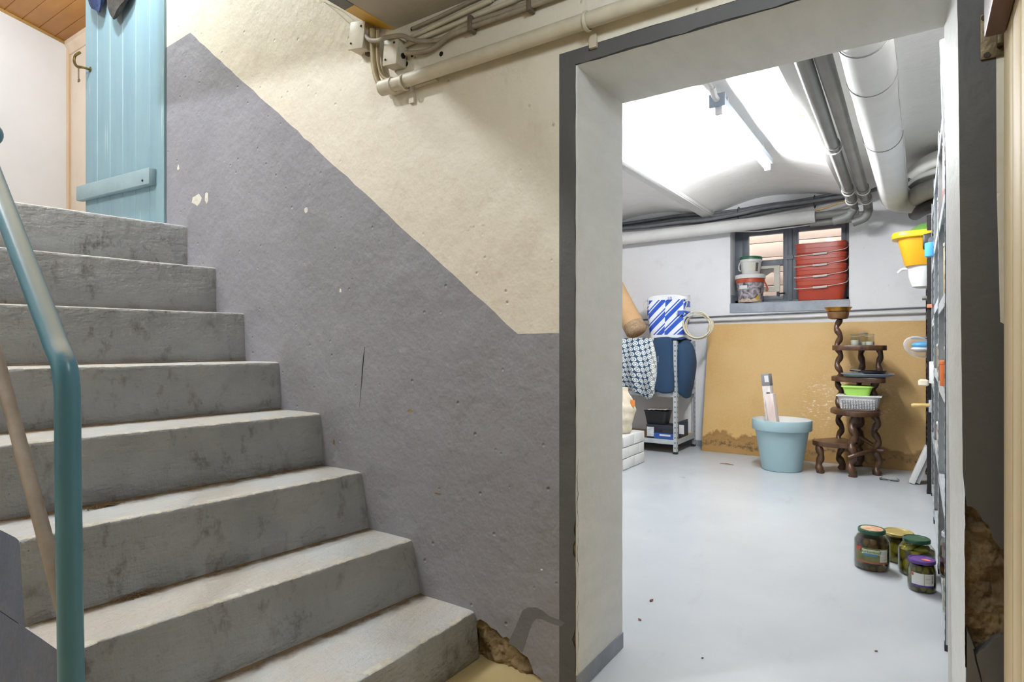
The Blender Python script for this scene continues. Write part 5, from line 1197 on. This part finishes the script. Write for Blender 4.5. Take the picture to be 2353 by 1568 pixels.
MB().ell(fb + Vector((-.01, .01, .03)), (.07, .05, .022), 18).build('white_pack', M_WHITE, e)
tag(MB().tube([at_y(2093, 777, yk - .02), at_y(2135, 777, yk - .02)], .010, 8).build('tool_handle', M_CGREY), 'dark grey rod poking out above the film bag', 'rod')
bd = at_y(2136, 880, 5.2); e = thing('plate', 'blue rimmed plate standing on edge in the black rack', 'plate', bd)
Mr = Matrix.Rotation(math.radians(78), 4, 'Y')
MB().lathe([(.07, 0), (.11, .006), (.145, .02), (.145, .026), (.10, .012)], bd + Vector((.02, .1, 0)), 32, M=Mr).build('dish', pm('blue_glaze', '5e80b5', '5274ab', 6, .25), e)
MB().tube([bd + Vector((.016 + .02, .1, 0)) + Mr.to_3x3() @ Vector((.145 * math.cos(a), .145 * math.sin(a), .024)) for a in [k * math.pi / 14 for k in range(28)]], .006, 6, closed=True).build('rim', M_WHITE, e)
wg = at_y(2122, 880, 5.2); tag(MB().lathe([(.6, 0), (1, .01), (1, .04), (.6, .05)], wg + Vector((0, 0, -.025)), 20, sq=(.032, .03, 4)).build('cream_block', pm('cream_plastic', 'e6dcc4', 'dbd0b5', 6, .4)), 'cream block sticking out beside the blue plate', 'block')
e = thing('trowel', 'wooden handled trowel sticking out of the black rack', 'tool', at_y(2115, 932, 5.22))
MB().tube([at_y(2094, 932, 5.22), at_y(2098, 932, 5.22), at_y(2136, 932, 5.24)], [.010, .015, .013], 12).build('handle', pm('pale_handle_wood', 'd9b779', 'cca868', 10, .5), e, ang=60)
MB().box(at_y(2134, 948, 5.23), Vector(at_y(2140, 920, 5.23)) + Vector((.01, .05, 0))).build('head', M_STEEL, e, bevel=.003)
# white offcuts leaning beside the board
for i, (o1, lab, off) in enumerate(((0, 'upper of two white board offcuts leaning by the black rack', 0.0), (1, 'lower of two white board offcuts leaning by the black rack', .045))):
    a_ = Vector((at_z(2094, 1087, 0).x + off * 1.0, 5.55 + .02 * i, .008)); z1_ = zq(2133, 1030 + 12 * i, 5.55); bq = Vector((at_y(2133, 1040, 5.55).x + off * .3, 5.56 + .02 * i, z1_))
    a_.x = at_y(2095 + 14 * i, 1087, 5.55).x
    dv_ = (bq - a_); nn = Vector((-dv_.z, 0, dv_.x)).normalized() * (.02 if i == 0 else .012)
    wv = Vector((0, .13, 0)); vs = [a_ - nn, a_ + nn, bq + nn, bq - nn]; vs = vs + [v + wv for v in vs]
    tag(MB().add(vs, [(0, 1, 2, 3), (7, 6, 5, 4), (0, 4, 5, 1), (1, 5, 6, 2), (2, 6, 7, 3), (3, 7, 4, 0)]).build('board_offcut', M_WHITE, bevel=.002), lab, 'offcut', 'white offcuts')

# ================================================================== THINGS: jars on the floor
def picklemat(name, dark, mid, light, sc=36):
    k = NT(name); P = k.mp(k.P(), (1, 1, .75))
    v = k.n('ShaderNodeTexVoronoi', {'Vector': P, 'Scale': sc}); d = v.outputs['Distance']; c = k.sep(v.outputs['Color'])[0]
    col = k.mix(c, mid, light); col = k.mix(k.ramp(d, .38, .62), col, dark)
    return k.fin(col, .25, k.bump(d, -.5, .01))
M_PK1 = picklemat('dark_pickle_brine', '2e2012', '52391b', '6e5127'); M_PK2 = picklemat('olive_pickles', '3a3414', '7d7425', 'a9992f', 26); M_PK3 = picklemat('green_pickles', '2b2a12', '5d5a24', '7f7a34', 44)
M_PKY = pm('yellow_green_gherkin', 'a5a035', '7f7d2b', 14, .3)
def pickle_jar(label, base, r, h, fill, neck, mat, lidm, lid_r, lid_top=None, loose=5, seed=1):
    e = thing('pickle_jar', label, 'jar', base, 'pickle jars'); rg = random.Random(seed)
    P = [(r * .86, 0), (r * .97, .008), (r, .02), (r, h * .66), (r * .97, h * .72), (neck, h * .88), (neck, h * .93)]
    MB().lathe([(a * .955, z + .003) for a, z in P[:4]] + ([(r * .95, h * fill)] if fill <= .72 else [(r * .95, h * .69), (r * .95 - (r * .95 - neck * .95) * (fill - .70) / .18, h * fill)]) + [(r * .3, h * fill + .002)], base, 36).build('pickles', mat, e)
    g = MB()
    for k in range(loose):
        a = rg.uniform(0, 6.28); rad = r * .62; M = Matrix.Rotation(rg.uniform(0, 3.1), 3, 'Z') @ Matrix.Rotation(rg.uniform(.9, 1.7), 3, 'X')
        g.ell(base + Vector((rad * math.cos(a) * .7, rad * math.sin(a) * .7, h * fill + .002)), (r * .2, r * .2, r * .42), 12, M=M)
    if loose: o = g.build('loose_pickles', M_PKY, e, ang=70); o['kind'] = 'stuff'
    MB().lathe(P, base, 40, cap=False).build('glass', M_JARGLASS, e, ang=60)
    ld = MB().lathe([(lid_r, h * .90), (lid_r * 1.02, h * .905), (lid_r * 1.02, h * .975), (lid_r * .97, h), (lid_r * .9, h), (lid_r * .86, h - .003)], base, 40).build('lid', lidm, e, ang=25)
    if lid_top: MB().lathe([(lid_r * .84, h - .0025), (lid_r * .84, h - .0018)], base, 36).build('lid_print', lid_top, ld)
    return e
TH0 = math.atan2(-3.3, .2)       # towards the doorway
def label_on(e, base, r, z0, z1, a0, a1, mat, name='label', nu=20, dr=.0012, parent=None):
    return MB().grid(nu, 3, lambda a, b: (base.x + (r + dr) * math.cos(a0 + (a1 - a0) * a), base.y + (r + dr) * math.sin(a0 + (a1 - a0) * a), base.z + z0 + (z1 - z0) * b)).build(name, mat, parent or e, ang=70)
def text_on(e, base, r, txt, size, ac, zc, mat, dr=.0030, parent=None):
    vs, fs = text_verts(txt, size)
    return MB().add([(base.x + (r + dr) * math.cos(ac + x / r), base.y + (r + dr) * math.sin(ac + x / r), base.z + zc + y) for x, y, z in vs], fs).build('lettering', mat, parent or e, fixn=False)
J1 = fl(2003, 1305); J2 = fl(2064, 1288); J3 = fl(2106, 1319); J4 = fl(2118, 1356)
M_GREENLID = pm('dark_green_lid', '24553f', '1e4a37', 5, .3); M_GOLD = pm('gold_lid', 'b9a565', 'ab9757', 6, .35, metal=.4); M_PURP = pm('purple_lid', '5a3a86', '51337c', 5, .3)
h1 = at_y(2003, 1214, J1.y).z; r1 = .0755
e = pickle_jar('dark pickle jar with green rimmed printed lid and green label', J1, r1, h1, .80, r1 * .72, M_PK1, M_GREENLID, r1 * .76, pm('printed_lid_art', 'cfc3a2', 'c06a4a', 45, .4), 0, 1)
M_LBL = pm('brown_green_label', '7c7a4a', '4f5a2c', 26, .4)
lb = label_on(e, J1, r1, h1 * .24, h1 * .60, TH0 - .95, TH0 + .95, M_LBL)
label_on(e, J1, r1, h1 * .22, h1 * .27, TH0 - .95, TH0 + .95, pm('terracotta_print', 'a0623c', '8f5533', 9, .4), 'label_border', dr=.0018, parent=lb)
label_on(e, J1, r1, h1 * .44, h1 * .56, TH0 - .55, TH0 + .42, pm('pale_green_print', 'cdd6b8', 'b9c7a2', 14, .4), 'label_banner', dr=.0018, parent=lb)
label_on(e, J1, r1, h1 * .40, h1 * .46, TH0 - .45, TH0 + .30, pm('blue_print_band', '4f7f9c', '447391', 9, .4), 'label_band', dr=.0022, parent=lb)
label_on(e, J1, r1, h1 * .27, h1 * .57, TH0 + .44, TH0 + .92, pm('white_info_print', 'd8d6cc', 'b8b6ac', 60, .4, stretch=(.3, .3, 2)), 'label_panel', dr=.0018, parent=lb)
label_on(e, J1, r1, h1 * .50, h1 * .60, TH0 - .93, TH0 - .62, pm('red_print', 'c24b38', 'b54331', 9, .4), 'label_flash', dr=.0018, parent=lb)
text_on(e, J1, r1, 'Gurkentopf', .0185, TH0 - .08, h1 * .505, pm('black_print', '1d2a22', '16211b', 9), parent=lb)
h2 = at_y(2063, 1221, J2.y).z; r2 = .068
pickle_jar('pickle jar with a plain gold lid behind the others', J2, r2, h2, .80, r2 * .9, M_PK2, M_GOLD, r2 * .97, None, 3, 2)
h3 = at_y(2106, 1236, J3.y).z; r3 = .074
pickle_jar('jar of yellow green gherkins with a plain green lid', J3, r3, h3, .68, r3 * .72, M_PK2, M_GREENLID, r3 * .74, None, 9, 3)
h4 = at_y(2118, 1284, J4.y).z; r4 = .0535
e = pickle_jar('small gherkin jar with a purple lid and white label', J4, r4, h4, .84, r4 * .86, M_PK3, M_PURP, r4 * .94, None, 4, 4)
lb = label_on(e, J4, r4, h4 * .26, h4 * .63, TH0 - .80, TH0 + .85, pm('white_label_paper', 'dfe0dc', 'd3d4cf', 8, .4))
label_on(e, J4, r4, h4 * .21, h4 * .27, TH0 - .80, TH0 + .85, M_PURP, 'label_border', dr=.0016, parent=lb)
label_on(e, J4, r4, h4 * .27, h4 * .63, TH0 + .08, TH0 + .12, pm('lime_print', '9db64a', '92ab42', 9), 'label_line', nu=3, dr=.0018, parent=lb)
label_on(e, J4, r4, h4 * .34, h4 * .60, TH0 + .62, TH0 + .78, pm('barcode_print', '3a3a3a', 'cfcfcf', 120, .5, stretch=(.1, .1, 3)), 'barcode', nu=6, dr=.0018, parent=lb)
label_on(e, J4, r4, h4 * .53, h4 * .62, TH0 - .78, TH0 - .62, pm('red_print', 'c24b38', 'b54331'), 'label_flash', nu=4, dr=.0018, parent=lb)
label_on(e, J4, r4, h4 * .34, h4 * .58, TH0 + .18, TH0 + .56, pm('white_info_print', 'd8d6cc', 'b8b6ac'), 'label_panel', nu=8, dr=.0018, parent=lb)
t4 = Vector((J4.x, J4.y, h4 - .0024)); MB().lathe([(.02, 0), (.02, .0008)], t4 + Vector((.016, -.006, 0)), 24, sq=(.9, .6, 2)).build('lid_print', pm('coral_print', 'dd7a66', 'd36e5a', 9), e)
# more jars low in the near rack, seen past the jamb
for i, (y, x, z, r, h, m, lab) in enumerate([(2.72, .128, .081, .055, .17, M_PK2, 'cloudy pickle jar on the lowest shelf nearest the doorway'), (2.33, .15, .0, .06, .19, M_PK3, 'tall gherkin jar on the floor right behind the door jamb'),
                                            (2.24, .128, .0, .045, .12, M_PK2, 'small yellow jar on the floor touching the door jamb'), (3.18, .135, .081, .06, .19, M_PK1, 'dark pickle jar on the lowest shelf of the nearest rack')]):
    pickle_jar(lab, Vector((x, y, z + .001)), r, h, .7, r * .8, m, (M_GOLD, M_GREENLID, M_GOLD, M_STEEL)[i], r * .86, None, 3, 10 + i)

# ---- leaves and grit on the cellar floor
M_LEAF = pm('dry_red_leaf', '8c5a48', '6d4436', 30, .8, .3, 60)
for i, (px, py, s_, lab) in enumerate([(1497, 1382, .022, 'curled dry red leaf on the grey floor by the jamb'), (1470, 1426, .016, 'small dry leaf nearest the doorway on the grey floor'), (1670, 1068, .05, 'thin brown wood splinter on the floor beside the planter'), (2013, 1498, .012, 'brown flake on the floor right of the doorway'), (1614, 1514, .008, 'black crumb of grit near the doorway threshold')]):
    c = fl(px, py); a0 = rnd.uniform(0, 3)
    if i == 2:
        o = MB().tube([c + Vector((-.06, 0, .004)), c + Vector((0, .006, .006)), c + Vector((.06, 0, .004))], [.002, .004, .002], 6).build('splinter', M_LEAF)
    else:
        o = MB().grid(6, 4, lambda a, b: (c.x + math.cos(a0) * (a - .5) * s_ - math.sin(a0) * (b - .5) * s_ * .6 * math.sin(math.pi * (a * .9 + .05)), c.y + math.sin(a0) * (a - .5) * s_ + math.cos(a0) * (b - .5) * s_ * .6 * math.sin(math.pi * (a * .9 + .05)), .001 + s_ * .35 * abs(b - .5) + s_ * .25 * (a - .5) ** 2)).build('dry_leaf' if i < 3 else 'grit_flake', M_LEAF if i < 4 else M_HOLE, solid=.001)
    tag(o, lab, 'leaf' if i < 2 else 'debris')
